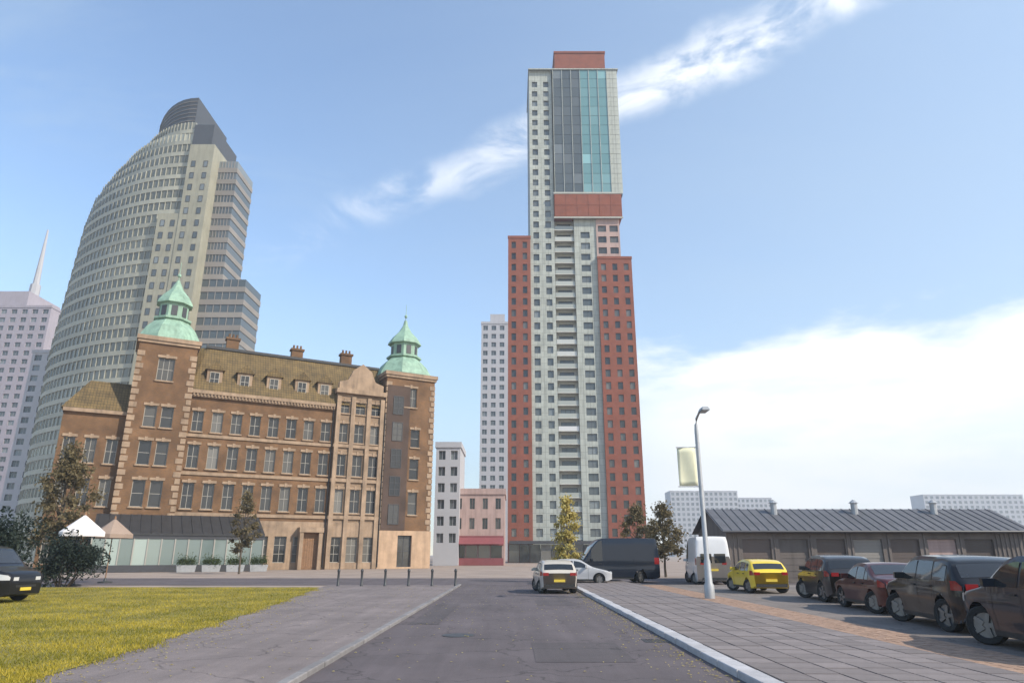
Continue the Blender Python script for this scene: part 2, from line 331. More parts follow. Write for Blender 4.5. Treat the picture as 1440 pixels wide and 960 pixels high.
def copy_tree(o, parent=None):
    c = o.copy(); C.objects.link(c)
    if parent: c.parent = parent
    for ch in list(o.children): copy_tree(ch, c)
    return c

# ------------------------------------------------------------------ ground, road, pavements
def sheet(name, x0, x1, y0, y1, z, m, nx=1, ny=1):
    b = MB()
    for i in range(nx):
        for j in range(ny):
            xa, xb = x0 + (x1 - x0) * i / nx, x0 + (x1 - x0) * (i + 1) / nx; ya, yb = y0 + (y1 - y0) * j / ny, y0 + (y1 - y0) * (j + 1) / ny
            b.quad((xa, ya, z), (xb, ya, z), (xb, yb, z), (xa, yb, z))
    return tag(b.build(name, m), kind='structure')
sheet('ground', -3000, 3000, -200, 4500, -.02, 'ground')
sheet('road', -3.0, 3.3, -20, 43, -.012, 'asphalt')
sheet('cross_street', -60, 70, 43, 56, -.008, 'asphalt')
LAWN_EDGE = [(-6.6, 6), (-6.9, 12), (-7.6, 18.5), (-8.6, 27), (-10.6, 40)]
lb = MB(); le = LAWN_EDGE
lb.v = [(x, y, .012) for x, y in le] + [(-46, 40, .012), (-46, 6, .012)]; lb.f = [tuple(range(len(lb.v)))]; lb.m = [0]
tag(lb.build('lawn', 'soil'), kind='structure')
def edge_x(y):
    for (a, b), (c, d) in zip(le, le[1:]):
        if b <= y <= d: return a + (c - a) * (y - b) / (d - b)
    return le[-1][0]
pb = MB(); pb.v = [(x, y, .004) for x, y in [(-3.15, -5), (-3.15, 43)]] + [(-10.9, 43, .004)] + [(x, y, .004) for x, y in reversed(le)] + [(-6.6, -5, .004)]
pb.f = [tuple(range(len(pb.v)))]; pb.m = [0]; tag(pb.build('footpath', 'path'), kind='structure')
# kerbs
def kerb(name, x, y0, y1, wd, h, label):
    t = tag(thing(name, None, None), kind='structure')
    b = MB(); b.prism([(-wd / 2, .004), (wd / 2, .004), (wd / 2, .992), (-wd / 2, .992)], -.05, h - .015); b.frustum([(-wd / 2, .004), (wd / 2, .004), (wd / 2, .992), (-wd / 2, .992)], h - .015, [(-wd / 2 + .012, .012), (wd / 2 - .012, .012), (wd / 2 - .012, .984), (-wd / 2 + .012, .984)], h)
    me = b.mesh('kerb_stone', [label or 'kerb'])
    y = y0
    while y < y1:
        link('kerb_stone', me, t, (x + random.uniform(-.008, .008), y, random.uniform(-.006, .006)), random.uniform(-.004, .004)); y += 1.0
kerb('kerb', -3.08, 6, 43, .16, .07, '')
kerb('kerb', 3.45, 6, 43, .30, .10, 'pale_kerb')
# footway on the right with separate slabs near, one bed beyond
fw = sheet('pavement', 3.6, 7.3, -5, 43, .072, 'slab_bed')
sb = MB(); sb.prism([(.006, .006), (.494, .006), (.494, .494), (.006, .494)], -.03, .018); sme = sb.mesh('paving_slab', ['slab'])
for j in range(34):
    for i in range(7):
        link('paving_slab', sme, fw, (3.62 + i * .52, 7.5 + j * .52, .082 + random.uniform(-.003, .004)))
fs = MB()
for j in range(52, 103):
    for i in range(7): 
        x, y = 3.62 + i * .52, -1.4 + j * .52 - 1.76
        if y > 25.18: fs.box(x, x + .49, y, y + .49, .06, .098 + random.uniform(-.003, .003))
tag(fs.build('far_paving_slabs', 'slab', fw), kind='stuff')
# clinker strip beside the parked cars
cs = sheet('parking_strip', 7.3, 8.5, -5, 43, .058, 'slab_bed')
cl = MB()
for j in range(330):
    for i in range(6):
        x = 7.31 + i * .2 + (j % 2) * .0; y = 6.5 + j * .105
        cl.box(x, x + .19, y, y + .095, .03, .084 + random.uniform(-.004, .004))
tag(cl.build('clinker_bricks', 'clinker', cs), kind='stuff')
sheet('parking_bay', 8.5, 40, -5, 43, .03, 'bay')
for (x0, x1, y0, y1) in ((.4, 2.1, 12.5, 15.2), (-2.7, -1.9, 19, 27), (.9, 2.2, 26, 29)): sheet('road_patch', x0, x1, y0, y1, -.008, 'tar')
# manhole cover
mh = thing('manhole_cover', 'round cast iron manhole cover set in the dark asphalt road', 'manhole cover', (-1.2, 16.5, -.012))
b = MB(); b.lathe([(.0, .0), (.36, .0), (.36, .010), (.31, .010)], 24); b.build('rim_ring', 'steel_dark', mh)
b = MB(); b.lathe([(.30, .002), (.30, .012), (.0001, .012)], 24); b.build('lid', 'steel_dark', mh)

# lawn blades
def blades(n, y0, y1, h0, h1, wd):
    ys = y0 + (y1 - y0) * rng.random(n) ** 1.5; ex = np.array([edge_x(v) for v in ys]); xs = ex - (rng.random(n) ** 1.1) * (ys * .80 + 3) * 1.02 + (.10 + ys * .006) * np.sin(ys * 2.3) * np.sin(ys * .9 + 1) + rng.random(n) ** 3 * .35
    k = np.array([noise.noise((a * .35, c * .35, 3)) for a, c in zip(xs, ys)]); h = (h0 + (h1 - h0) * rng.random(n)) * (1 + .45 * k)
    a = rng.random(n) * 6.283; ln_ = rng.normal(0, .45, (n, 2)) * h[:, None]
    dx, dy = np.cos(a) * wd, np.sin(a) * wd
    v = np.zeros((n, 3, 3)); v[:, 0] = np.c_[xs - dx, ys - dy, np.full(n, .01)]; v[:, 1] = np.c_[xs + dx, ys + dy, np.full(n, .01)]
    v[:, 2] = np.c_[xs + ln_[:, 0], ys + ln_[:, 1], h]
    return v.reshape(-1, 3)
gv = np.concatenate([blades(110000, 7, 39.5, .03, .075, .007), blades(110000, 7, 39.5, .035, .085, .011)])
gm = bpy.data.meshes.new('lawn_grass'); nt_ = len(gv) // 3
gm.vertices.add(len(gv)); gm.vertices.foreach_set('co', gv.ravel()); gm.loops.add(len(gv)); gm.loops.foreach_set('vertex_index', np.arange(len(gv)))
gm.polygons.add(nt_); gm.polygons.foreach_set('loop_start', np.arange(nt_) * 3); gm.update(calc_edges=True); gm.materials.append(M['grass'])
tag(link('lawn_grass', gm), 'short yellowish green grass covering the lawn beside the path', 'grass', kind='stuff')

# ------------------------------------------------------------------ windows
WC = {}
def win_mesh(wd, h, cols, rows, fr, gl, t=.07, dep=.08):
    k = (wd, h, cols, rows, fr, gl, t)
    if k not in WC:
        b = MB(); b.box(-wd / 2, -wd / 2 + t, -dep, 0, 0, h); b.box(wd / 2 - t, wd / 2, -dep, 0, 0, h); b.box(-wd / 2 + t, wd / 2 - t, -dep, 0, 0, t); b.box(-wd / 2 + t, wd / 2 - t, -dep, 0, h - t, h)
        for i in range(1, cols): x = -wd / 2 + wd * i / cols; b.box(x - t * .4, x + t * .4, -dep * .8, 0, t, h - t)
        for i in range(1, rows): z = h * i / rows; b.box(-wd / 2 + t, wd / 2 - t, -dep * .7, 0, z - t * .4, z + t * .4)
        b.quad((-wd / 2, -.02, 0), (wd / 2, -.02, 0), (wd / 2, -.02, h), (-wd / 2, -.02, h), 1)
        b2 = MB(); b2.quad((-wd / 2 + t, -.024, t), (wd / 2 - t, -.024, t), (wd / 2 - t, -.024, h - t), (-wd / 2 + t, -.024, h - t))
        WC[k] = (b.mesh('window', [fr, gl]), b2.mesh('pane', [gl]))
    return WC[k]

# ------------------------------------------------------------------ old brick hotel with copper turrets
A = Vector((-42.0, 80.0, 0)); HA = math.atan2(16, 28.5)
hotel = thing('brick_hotel', 'old brown brick hotel with ochre tiled roof and two green copper turrets', 'building', A, HA)
def hwin(par, x, y, z, wd, h, cols, rows, sill=True, rz=0.):
    me, pm = win_mesh(wd, h, cols, rows, 'frame_white', 'pane'); o = link('window', me, par, (x, y, z), rz)
    link('pane', pm, o)
    if sill:
        b = MB(); b.box(-wd / 2 - .12, wd / 2 + .12, -.46, -.16, -.16, 0); b.build('sill', 'sandstone', o)
        b = MB(); b.box(-wd / 2 - .16, wd / 2 + .16, -.37, -.17, h, h + .3); b.box(-.16, .16, -.43, -.17, h - .05, h + .42); b.build('lintel', 'sandstone', o)
    return o
FL = [(6.9, 3.0), (11.6, 2.8), (16.0, 2.5)]
def facade(u0, u1, y, bays, wd, z1, floors, name='wall', ground=True, cols=2, m='hotel_brick'):
    holes = []; sp = (u1 - u0) / bays
    for i in range(bays):
        c = sp * (i + .5)
        for z, h in floors: holes.append((c - wd / 2, c + wd / 2, z, z + h))
        if ground: holes.append((c - wd / 2 - .1, c + wd / 2 + .1, .8, 3.9))
    zs_ = 5.7 if u0 > 0 else 0
    if zs_: b = MB(); b.wall((u0, y - .06), (1, 0), u1 - u0, 0, zs_, [h for h in holes if h[2] < 4], .36); b.quad((u0, y - .06, zs_), (u1, y - .06, zs_), (u1, y, zs_), (u0, y, zs_)); b.build('ground_floor_wall', 'sandstone', hotel)
    b = MB(); b.wall((u0, y), (1, 0), u1 - u0, zs_, z1, [h for h in holes if h[2] >= 4 or not zs_], .3); b.build(name, m, hotel)
    for i in range(bays):
        c = u0 + sp * (i + .5)
        for z, h in floors: hwin(hotel, c, y + .28, z, wd, h, cols, 2)
        if ground: hwin(hotel, c, y + .28, .8, wd + .2, 3.1, cols, 3, False)
facade(3.2, 21.0, 0, 8, 1.25, 20.6, FL)
facade(-9.5, -3.2, .35, 3, 1.15, 17.2, FL[:2])
# pale stone bay with pilasters
facade(21.0, 27.6, -.35, 3, 1.3, 22.6, FL + [(19.9, 1.6)], m='tan_brick')
for u in (21.0, 22.98, 25.18, 27.05):
    b = MB(); b.box(u, u + .55, -.62, -.352, 0, 22.2); b.build('pilaster', 'sandstone', hotel)
for z in (6.1, 10.8, 15.3):
    b = MB(); b.box(20.9, 27.7, -.58, -.354, z, z + .42); b.build('string_course', 'sandstone', hotel)
b = MB(); b.box(20.8, 27.8, -.85, .2, 22.6, 23.2); b.build('cornice', 'sandstone', hotel)
b = MB(); b.quad((21.0, .05, 0), (21.0, -.41, 0), (21.0, -.41, 22.6), (21.0, .05, 22.6)); b.quad((27.6, -.41, 0), (27.6, .05, 0), (27.6, .05, 22.6), (27.6, -.41, 22.6)); b.box(20.6, 28.2, .36, .6, 0, 20.6); b.build('bay_side', 'tan_brick', hotel)
# gable over the stone bay
b = MB(); g = [(21.2, 23.2), (27.4, 23.2), (27.4, 24.2), (26.2, 24.6), (25.6, 26.0), (24.3, 27.0), (23.0, 26.0), (22.4, 24.6), (21.2, 24.2)]
n_ = len(g); b.v = [(x, -.3, z) for x, z in g] + [(x, .25, z) for x, z in g]; b.f = [tuple(range(n_)), tuple(range(2 * n_ - 1, n_ - 1, -1))] + [(k, k + n_, (k + 1) % n_ + n_, (k + 1) % n_) for k in range(n_)]; b.m = [0] * len(b.f)
b.build('gable', 'sandstone', hotel)
# string courses and cornice on the brick front
for z in (6.1, 10.8, 15.3):
    b = MB(); b.box(3.2, 20.9, -.14, .001, z, z + .38); b.build('string_course', 'sandstone', hotel)
b = MB(); b.box(3.2, 20.8, -.55, .3, 20.6, 21.0); b.box(3.2, 20.8, -.35, .3, 20.2, 20.6)
for i in range(44): b.box(3.4 + i * .4, 3.58 + i * .4, -.5, -.352, 20.32, 20.597)
b.build('cornice', 'sandstone', hotel)
b = MB(); b.box(-9.6, -3.2, -.05, .6, 17.2, 17.6); b.build('cornice', 'sandstone', hotel)
# side and back walls
b = MB(); b.wall((-9.5, 18), (0, -1), 17.65, 0, 17.2, [(3 + 4 * i, 4.3 + 4 * i, z, z + h) for i in range(4) for z, h in FL[:2]], .3)
b.quad((-3.2, 18, 17.2), (-3.2, 3, 17.2), (-3.2, 3, 20.6), (-3.2, 18, 20.6)); b.quad((35.4, 18, 0), (-9.5, 18, 0), (-9.5, 18, 17.2), (35.4, 18, 17.2)); b.build('rear_wall', 'hotel_brick', hotel)
for i in range(4):
    for z, h in FL[:2]: hwin(hotel, -9.5 + .28, 18 - (3.65 + 4 * i), z, 1.3, h, 2, 2, True, -math.pi / 2)
b = MB(); side_h = [(2.0 + 3.6 * i, 3.3 + 3.6 * i, z, z + h) for i in range(3) for z, h in FL]; b.wall((35.0, 6.2), (0, 1), 11.8, 0, 20.6, side_h, .3); b.build('wall', 'hotel_brick', hotel)
for i in range(3):
    for z, h in FL: hwin(hotel, 35.0 - .28, 6.2 + 2.65 + 3.6 * i, z, 1.3, h, 2, 2, True, math.pi / 2)
# roofs
b = MB(); b.frustum([(3.0, -.4), (28.2, -.4), (35.2, 6), (35.2, 18), (-3.4, 18), (-3.4, 3)], 21.0, [(4.6, 3.4), (27.5, 3.4), (31, 6.5), (31, 14), (0, 14), (0, 5)], 27.4); hroof = b.build('roof', 'hotel_roof', hotel)
b = MB(); b.box(4.4, 27.7, 3.2, 3.6, 27.4, 27.75); b.build('ridge', 'slate', hroof)
b = MB(); b.frustum([(-9.8, 0), (-3.2, 0), (-3.2, 18), (-9.8, 18)], 17.6, [(-7.6, 3), (-3.2, 3), (-3.2, 15), (-7.6, 15)], 21.5); b.build('roof', 'hotel_roof', hotel)
for u in (5.6, 9.2, 12.8, 16.4, 19.4):
    b = MB(); b.box(u - .9, u + .9, .4, 3.0, 21.6, 23.9); d = b.build('dormer', 'sandstone', hroof)
    b = MB(); i = 0; b.v = [(u - 1.15, .15, 23.9), (u + 1.15, .15, 23.9), (u, .15, 25.0), (u - 1.15, 3.2, 23.9), (u + 1.15, 3.2, 23.9), (u, 3.2, 25.0)]
    b.f = [(0, 1, 2), (5, 4, 3), (0, 2, 5, 3), (1, 4, 5, 2), (0, 3, 4, 1)]; b.m = [0] * 5; b.build('dormer_roof', 'hotel_roof', d)
    me, pm = win_mesh(1.1, 1.7, 2, 2, 'frame_white', 'pane'); o = link('dormer_window', me, d, (u, .395, 21.9))
for u, y in ((8, 8), (17, 9), (24, 8)):
    b = MB(); b.box(u - .8, u + .8, y - .5, y + .5, 27, 30.2); b.box(u - .95, u + .95, y - .65, y + .65, 30.2, 30.5)
    for k in (-.5, 0, .5): b.lathe([(.16, 30.5), (.14, 31.1)], 8, 0, (u + k, y))
    b.build('chimney', 'hotel_brick', hroof)
# turrets
def turret(u, y0, half, ztop, zs):
    holes = [(half - 1.55, half - .25, z, z + h) for z, h in FL] + [(half + .25, half + 1.55, z, z + h) for z, h in FL] + [(half - .9, half + .9, 21.6, 24.4), (half - 1.0, half + 1.0, .2, 4.2)]
    b = MB(); b.wall((u - half, y0), (1, 0), 2 * half, 4.8, ztop, [h for h in holes if h[2] > 4.8], .35)
    b.wall((u - half, y0 + 2 * half), (0, -1), 2 * half, 4.8, ztop, [(half - .65, half + .65, z, z + h) for z, h in FL], .35)
    b.wall((u + half, y0), (0, 1), 2 * half, 4.8, ztop, [(half - .65, half + .65, z, z + h) for z, h in FL], .35)
    b.wall((u + half, y0 + 2 * half), (-1, 0), 2 * half, 4.8, ztop, [], .35); b.build('turret_wall', 'hotel_brick', hotel)
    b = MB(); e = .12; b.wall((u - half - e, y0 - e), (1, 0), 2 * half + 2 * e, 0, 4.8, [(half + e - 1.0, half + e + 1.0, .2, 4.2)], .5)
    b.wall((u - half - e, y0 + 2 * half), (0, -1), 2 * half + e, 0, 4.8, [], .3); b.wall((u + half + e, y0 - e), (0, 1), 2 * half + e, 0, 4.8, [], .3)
    b.quad((u - half - e, y0 - e, 4.8), (u + half + e, y0 - e, 4.8), (u + half + e, y0 + 2 * half, 4.8), (u - half - e, y0 + 2 * half, 4.8)); b.build('turret_base', 'sunlit_peach_stone', hotel)
    for z, h in FL:
        if u < 10: hwin(hotel, u - .9, y0 + .3, z, 1.3, h, 1, 2)
        hwin(hotel, u + .9, y0 + .3, z, 1.3, h, 1, 2)
        hwin(hotel, u - half + .3, y0 + half, z, 1.3, h, 2, 2, True, -math.pi / 2); hwin(hotel, u + half - .3, y0 + half, z, 1.3, h, 2, 2, True, math.pi / 2)
    hwin(hotel, u, y0 + .3, 21.6, 1.8, 2.8, 3, 2)
    me, pm = win_mesh(2.0, 4.0, 2, 2, 'frame_dark', 'pane', .12); link('door', me, hotel, (u, y0 + .34, .2))
    for sx in (-1, 1):                                           # quoins
        for i in range(26):
            wq = .75 if i % 2 else .5; z = 4.9 + i * .78
            if z + .6 < ztop:
                b = MB(); x0 = u + sx * half; b.box(min(x0 + sx * .06, x0 - sx * wq), max(x0 + sx * .06, x0 - sx * wq), y0 - .06, y0 + .5, z, z + .6); b.build('quoin', 'sandstone', hotel)
    b = MB(); hh = half + .35; b.box(u - hh, u + hh, y0 - .35, y0 + 2 * half + .35, ztop, ztop + .5); b.box(u - hh + .15, u + hh - .15, y0 - .2, y0 + 2 * half + .2, ztop - .35, ztop); b.build('cornice', 'sandstone', hotel)
    c = (u, y0 + half); k = half * 1.2
    b = MB(); prof = [(k, ztop + .5), (k * .96, ztop + 1.0), (k * .78, ztop + 2.3), (k * .62, ztop + 3.0), (k * .52, ztop + 3.4), (k * .60, ztop + 3.5), (k * .60, ztop + 3.75), (k * .46, ztop + 3.8), (k * .46, ztop + 5.6), (k * .58, ztop + 5.7), (k * .56, ztop + 6.0), (k * .42, ztop + 6.9), (k * .22, ztop + 7.8), (k * .09, ztop + 8.8), (k * .05, zs - .4)]
    b.lathe(prof, 8, 0, c, R(22.5)); cu = b.build('copper_roof', 'copper', hotel)
    b = MB(); b.tube([(c[0], c[1], zs - .6), (c[0], c[1], zs + 2.2)], [.07, .03], 6); b.lathe([(.02, zs), (.2, zs + .15), (.25, zs + .3), (.2, zs + .45), (.02, zs + .6)], 8, 0, c); b.build('finial', 'copper', cu)
    for a in range(8):
        an = a * math.pi / 4; r = k * .46 * math.cos(math.pi / 8) + .01
        b = MB(); b.box(-.35, .35, -.05, .02, ztop + 4.0, ztop + 5.3); o = b.build('louvre', 'frame_dark', cu, loc=(c[0] + r * math.cos(an), c[1] + r * math.sin(an), 0), rz=an + math.pi / 2)
turret(0, -.7, 3.2, 26.4, 36.0)
turret(31.4, -.5, 3.6, 26.0, 36.0)
b = MB(); b.box(27.95, 31.3, -.62, -.5, 4.85, 24.5); db = b.build('stair_bay', 'dark_brick', hotel)
for k in range(5):
    me, pm = win_mesh(1.5, 2.6, 2, 3, 'frame_dark', 'pane'); o = link('stair_window', me, db, (29.6, -.62, 5.6 + k * 3.7)); link('pane', pm, o)
b = MB(); b.box(17.4, 20.4, -1.3, -.001, 4.4, 5.0); b.box(17.5, 17.95, -1.2, -.001, 0, 4.4); b.box(19.85, 20.3, -1.2, -.001, 0, 4.4); b.build('porch', 'sandstone', hotel)
b = MB(); b.box(17.95, 19.85, -.5, -.4, 0, 4.4)
for k in range(6): b.box(18.05 + .3 * k, 18.25 + .3 * k, -.53, -.5, .2, 4.2)
b.build('door', 'wood', hotel)
for u in (3.05, 20.75, 27.72):
    b = MB(); b.tube([(u, -.72 if u > 27 else -.16, .2), (u, -.72 if u > 27 else -.16, 20.4)], .07, 6); b.build('downpipe', 'slate', hotel)
# veranda: glazed, with a dark sloped roof
VR = (-4.5, 12.5)
b = MB(); b.v = [(VR[0], -6, 3.9), (VR[1], -6, 3.9), (VR[1], -.75, 6.05), (VR[0], -.75, 6.05), (VR[0], -6, 3.7), (VR[1], -6, 3.7), (VR[1], -.75, 5.85), (VR[0], -.75, 5.85)]
b.f = [(0, 1, 2, 3), (7, 6, 5, 4), (0, 4, 5, 1), (1, 5, 6, 2), (3, 2, 6, 7), (0, 3, 7, 4)]; b.m = [0] * 6; vr = b.build('veranda_roof', 'slate', hotel)
for i in range(17):
    u = VR[0] + .3 + i * 1.02; b = MB(); b.tube([(u, -6.02, 3.93), (u, -.78, 6.08)], .04, 6); b.build('roof_seam', 'slate', vr)
vf = MB(); vf.box(VR[0], VR[1], -5.9, -5.7, 3.35, 3.7); vf.box(VR[0], VR[1], -5.9, -5.7, 0, .7); ver = vf.build('veranda_frame', 'frame_dark', hotel)
pm = MB(); pm.box(-.62, .62, -.02, .02, 0, 2.65); pme = pm.mesh('veranda_pane', ['pane_pale'])
po = MB(); po.box(-.06, .06, -.1, .1, 0, 2.65); pome = po.mesh('veranda_post', ['frame_white'])
nb_ = 13; stp = (VR[1] - VR[0]) / nb_
for i in range(nb_ + 1): link('veranda_post', pome, ver, (min(max(VR[0] + i * stp, VR[0] + .07), VR[1] - .07), -5.8, .7))
for i in range(nb_): link('veranda_pane', pme, ver, (VR[0] + (i + .5) * stp, -5.8, .7))
b = MB(); b.box(VR[0], VR[0] + .1, -5.7, 0, 0, 3.6); b.box(VR[1] - .1, VR[1], -5.7, 0, 0, 3.6); b.build('veranda_side', 'pane_pale', hotel)

# ------------------------------------------------------------------ slim tower with brick flanks
TY = 163.0
tw = thing('brick_flanked_tower', 'slim high-rise with red brick flanks, pale panels and teal glass top', 'tower', (0, TY, 0))
def shaft(name, x0, x1, y0, z0, z1, m, wins, fl, depth=22, gl='pane', first=5., side=False, cols=2, sash='frame_dark', wd=1.7):
    """box volume whose front has one real opening per floor and column"""
    holes = []; k = first
    while k + fl < z1:
        if k >= z0:
            for i in range(wins):
                c = (x1 - x0) * (i + .5) / wins; holes.append((c - wd / 2, c + wd / 2, k + .7, k + .7 + fl * .58))
        k += fl
    b = MB(); b.wall((x0, y0), (1, 0), x1 - x0, z0, z1, holes, .35)
    sh = []
    if side:
        k = first
        while k + fl < z1:
            for i in range(3): c = 3.5 + 6.5 * i; sh.append((c - wd / 2, c + wd / 2, k + .7, k + .7 + fl * .58))
            k += fl
    b.wall((x0, y0 + depth), (0, -1), depth, z0, z1, sh, .35)
    b.quad((x1, y0, z0), (x1, y0 + depth, z0), (x1, y0 + depth, z1), (x1, y0, z1)); b.quad((x1, y0 + depth, z0), (x0, y0 + depth, z0), (x0, y0 + depth, z1), (x1, y0 + depth, z1))
    b.quad((x0, y0, z1), (x1, y0, z1), (x1, y0 + depth, z1), (x0, y0 + depth, z1))
    o = b.build(name, m, tw)
    me, _ = win_mesh(wd, fl * .58, cols, 1, sash, gl, .09)
    for h in holes: link('window', me, tw, (x0 + (h[0] + h[1]) / 2, y0 + .33, h[2]))
    for h in sh: link('window', me, tw, (x0 + .33, y0 + depth - (h[0] + h[1]) / 2, h[2]), -math.pi / 2)
    b = MB(); b.box(x0 - .12, x1 + .12, y0 - .12, y0 + .5, z1, z1 + .7); b.build('parapet', m, o)
    return o
FH = 3.15
shaft('brick_flank', -1.0, 4.8, 0, 0, 81, 'tower_brick', 2, FH, 22, side=True, wd=1.15, cols=1)
shaft('panel_shaft', 4.8, 11.2, .8, 0, 133.5, 'tower_panel', 2, FH, 20, wd=1.5, cols=1, gl='pane_grey')
shaft('recess', 11.2, 16.4, 2.4, 0, 133.5, 'tower_recess', 1, FH, 18, wd=3.6, cols=3, gl='pane_grey')
shaft('panel_shaft', 16.4, 22.2, .6, 0, 86.9, 'tower_panel', 1, FH, 20, wd=2.4, cols=2, gl='pane_grey')
shaft('brick_flank', 22.2, 31.0, -.2, 0, 75, 'tower_brick', 3, FH, 22, wd=1.25, cols=1)
shaft('brick_setback', 22.2, 28.4, .3, 75, 87, 'pink', 2, FH, 19, wd=2.2, first=76.)
bs = MB(); bs.box(11.22, 16.38, .9, 2.39, 0, .22); bme = bs.mesh('balcony_slab', ['balcony']); rs = MB(); rs.box(11.3, 16.3, .95, 1.0, .22, 1.25); rme = rs.mesh('balcony_rail', ['rail'])
for i in range(26):
    o = link('balcony_slab', bme, tw, (0, 0, 5 + FH * i)); link('balcony_rail', rme, o)
b = MB(); b.box(11.25, 29.2, -.45, 21, 87.0, 93.8); rb = b.build('brick_belt', 'tower_brick', tw)
me, _ = win_mesh(2.6, 2.4, 2, 1, 'frame_dark', 'pane', .1)
for k in range(6):
    b = MB(); b.box(11.35 + k * 2.98, 14.23 + k * 2.98, -.53, -.455, 87.15, 90.3); b.build('belt_panel', 'tower_brick', rb); b = MB(); b.box(11.35 + k * 2.98, 14.23 + k * 2.98, -.53, -.455, 90.42, 93.65); b.build('belt_panel', 'tower_brick', rb)
b = MB(); b.box(11.1, 29.35, -.6, -.3, 93.8, 94.3); b.box(11.1, 29.35, -.6, -.3, 86.6, 87.0); b.build('belt_trim', 'tower_recess', rb)
# glazed crown
b = MB(); b.box(11.6, 29.7, .3, 19, 93.8, 134); b.build('crown_core', 'frame_dark', tw)
pg = MB(); pg.box(-.0, 2.42, -.05, 0, .05, 3.0); g1 = pg.mesh('crown_pane', ['pane_grey']); pg = MB(); pg.box(0, 2.42, -.05, 0, .05, 3.0); g2 = pg.mesh('crown_pane', ['pane_teal']); pg = MB(); pg.box(0, 2.9, -.05, 0, .05, 3.0); g3 = pg.mesh('crown_pane', ['tower_panel'])
for k in range(13):
    z = 94.3 + k * 3.05
    for i in range(3): link('crown_pane', g1, tw, (11.7 + i * 2.55, .25, z)); link('crown_pane', g2, tw, (19.3 + i * 2.55, .25, z))
    link('crown_pane', g3, tw, (26.95, .25, z))
for x in [11.5 + i * 2.55 for i in range(4)] + [19.14 + i * 2.55 for i in range(1, 4)]:
    b = MB(); b.box(x, x + .15, .02, .24, 94.3, 133.9); b.build('crown_mullion', 'tower_panel', tw)
b = MB(); b.box(12.2, 26.6, .1, 18, 134, 139.6); b.box(12.0, 26.8, -.1, 18.2, 139.6, 140.2); cap = b.build('brick_cap', 'tower_brick', tw)
b = MB(); b.box(4.6, 30.2, -.1, 20, 133.9, 134.25); b.build('roof_slab', 'tower_panel', tw)
b = MB(); b.tube([(24, 9, 140), (24, 9, 147)], [.15, .06], 6); b.build('mast', 'pole', cap)
# glazed ground floor of the tower
b = MB(); b.box(-.6, 30.6, -1.2, -.25, 4.1, 4.8); b.build('canopy', 'frame_dark', tw)
gp = MB(); gp.box(0, 2.3, -.3, -.24, .1, 4.0); gme = gp.mesh('lobby_pane', ['pane'])
for i in range(13): link('lobby_pane', gme, tw, (-.7 + i * 2.42, 0, 0))

# ------------------------------------------------------------------ curved terraced tower behind the hotel
CY = 172.0
ct = thing('terraced_office_tower', 'tall grey green office tower with curved front stepping back to dark top', 'tower', (-6.6, CY, 0))
def lerp(tab, z):
    for (a, va), (b_, vb) in zip(tab, tab[1:]):
        if a <= z <= b_: return va + (vb - va) * (z - a) / (b_ - a)
    return tab[-1][1] if z > tab[-1][0] else tab[0][1]
LT = [(0, -130), (62, -130), (84, -128.5), (100, -127.5), (108, -126), (114, -123), (119, -118.5), (124, -111), (131, -104)]
FHC = 3.72; nfl = 33
for k in range(nfl):
    z = k * FHC; zl = z + FHC; xl = lerp(LT, zl); xr = -86.0
    def arc(e=0.): # convex front, from left-rear to right-front
        pts = []
        for i in range(13):
            t = i / 12; x = xl - e + (xr - xl + e) * t; y = 22 * (1 - math.sin(t * math.pi / 2) ** .8) - e; pts.append((x, y))
        return pts
    a0, a1 = arc(), arc(.22); back = [(xr, 26), (xl, 26)]
    b = MB(); b.prism(a0 + back, z + 1.25, zl); b.build('glass_band', 'band_glass', ct)
    b = MB(); b.prism(a1 + [(xr, 26), (xl - .2, 26)], z, z + 1.25); sp_ = b.build('spandrel', 'spandrel', ct)
    b = MB()
    for i in range(12):
        for q in (0., .5):
            x = a1[i][0] * (1 - q) + a1[i + 1][0] * q; y = a1[i][1] * (1 - q) + a1[i + 1][1] * q; b.box(x - .07, x + .07, y - .02, y + .25, z + 1.25, zl)
    tag(b.build('mullion', 'spandrel', ct), kind='stuff')
b = MB(); b.box(-86, -79.0, -1.2, 26, 0, 114.5); core = b.build('stone_core', 'stone_core', ct)
b = MB(); b.box(-92.0, -86.02, -1.0, 20, 0, 92.5); core2 = b.build('stone_core', 'stone_core', ct)
cw, _ = win_mesh(1.2, 1.9, 1, 1, 'frame_dark', 'pane_grey', .08)
for k in range(24):
    for dx in (-90.4, -87.6): link('stair_window', cw, core2, (dx, -1.02, 3 + k * FHC))
for k in range(29):
    for dx in (-84.3, -80.8): link('stair_window', cw, core, (dx, -1.22, 3 + k * FHC))
for k in range(30):
    z = k * FHC; xr = -67.0 if z < 74 else -73.6
    if z > 112: continue
    b = MB(); b.box(-79, xr, 3.2, 15, z + 1.5, z + FHC); b.build('glass_band', 'pane_grey', ct)
    b = MB(); b.box(-79, xr + .15, 3.0, 15.1, z, z + 1.5); b.build('spandrel', 'spandrel_dark', ct)
    b = MB()
    n_ = 6
    for i in range(1, n_): x = -79 + (xr + 79) * i / n_; b.box(x - .08, x + .08, 3.05, 3.2, z + 1.5, z + FHC)
    tag(b.build('mullion', 'spandrel_dark', ct), kind='stuff')
b = MB(); pr_ = [(-108 + 20 * i / 8, 3 + 17 * (1 - math.sin(i / 8 * math.pi / 2) ** .8)) for i in range(9)]; b.prism(pr_ + [(-88, 24), (-108, 24)], nfl * FHC + .01, 133.5); pl_ = b.build('plant_room', 'plant_room', ct)
for k in range(7):
    b = MB(); b.prism([(x - .12, y - .15) for x, y in pr_] + [(-88.1, 23.9), (-108.1, 24.1)], 124.0 + k * 1.35, 124.18 + k * 1.35); b.build('louvre', 'spandrel_dark', pl_)
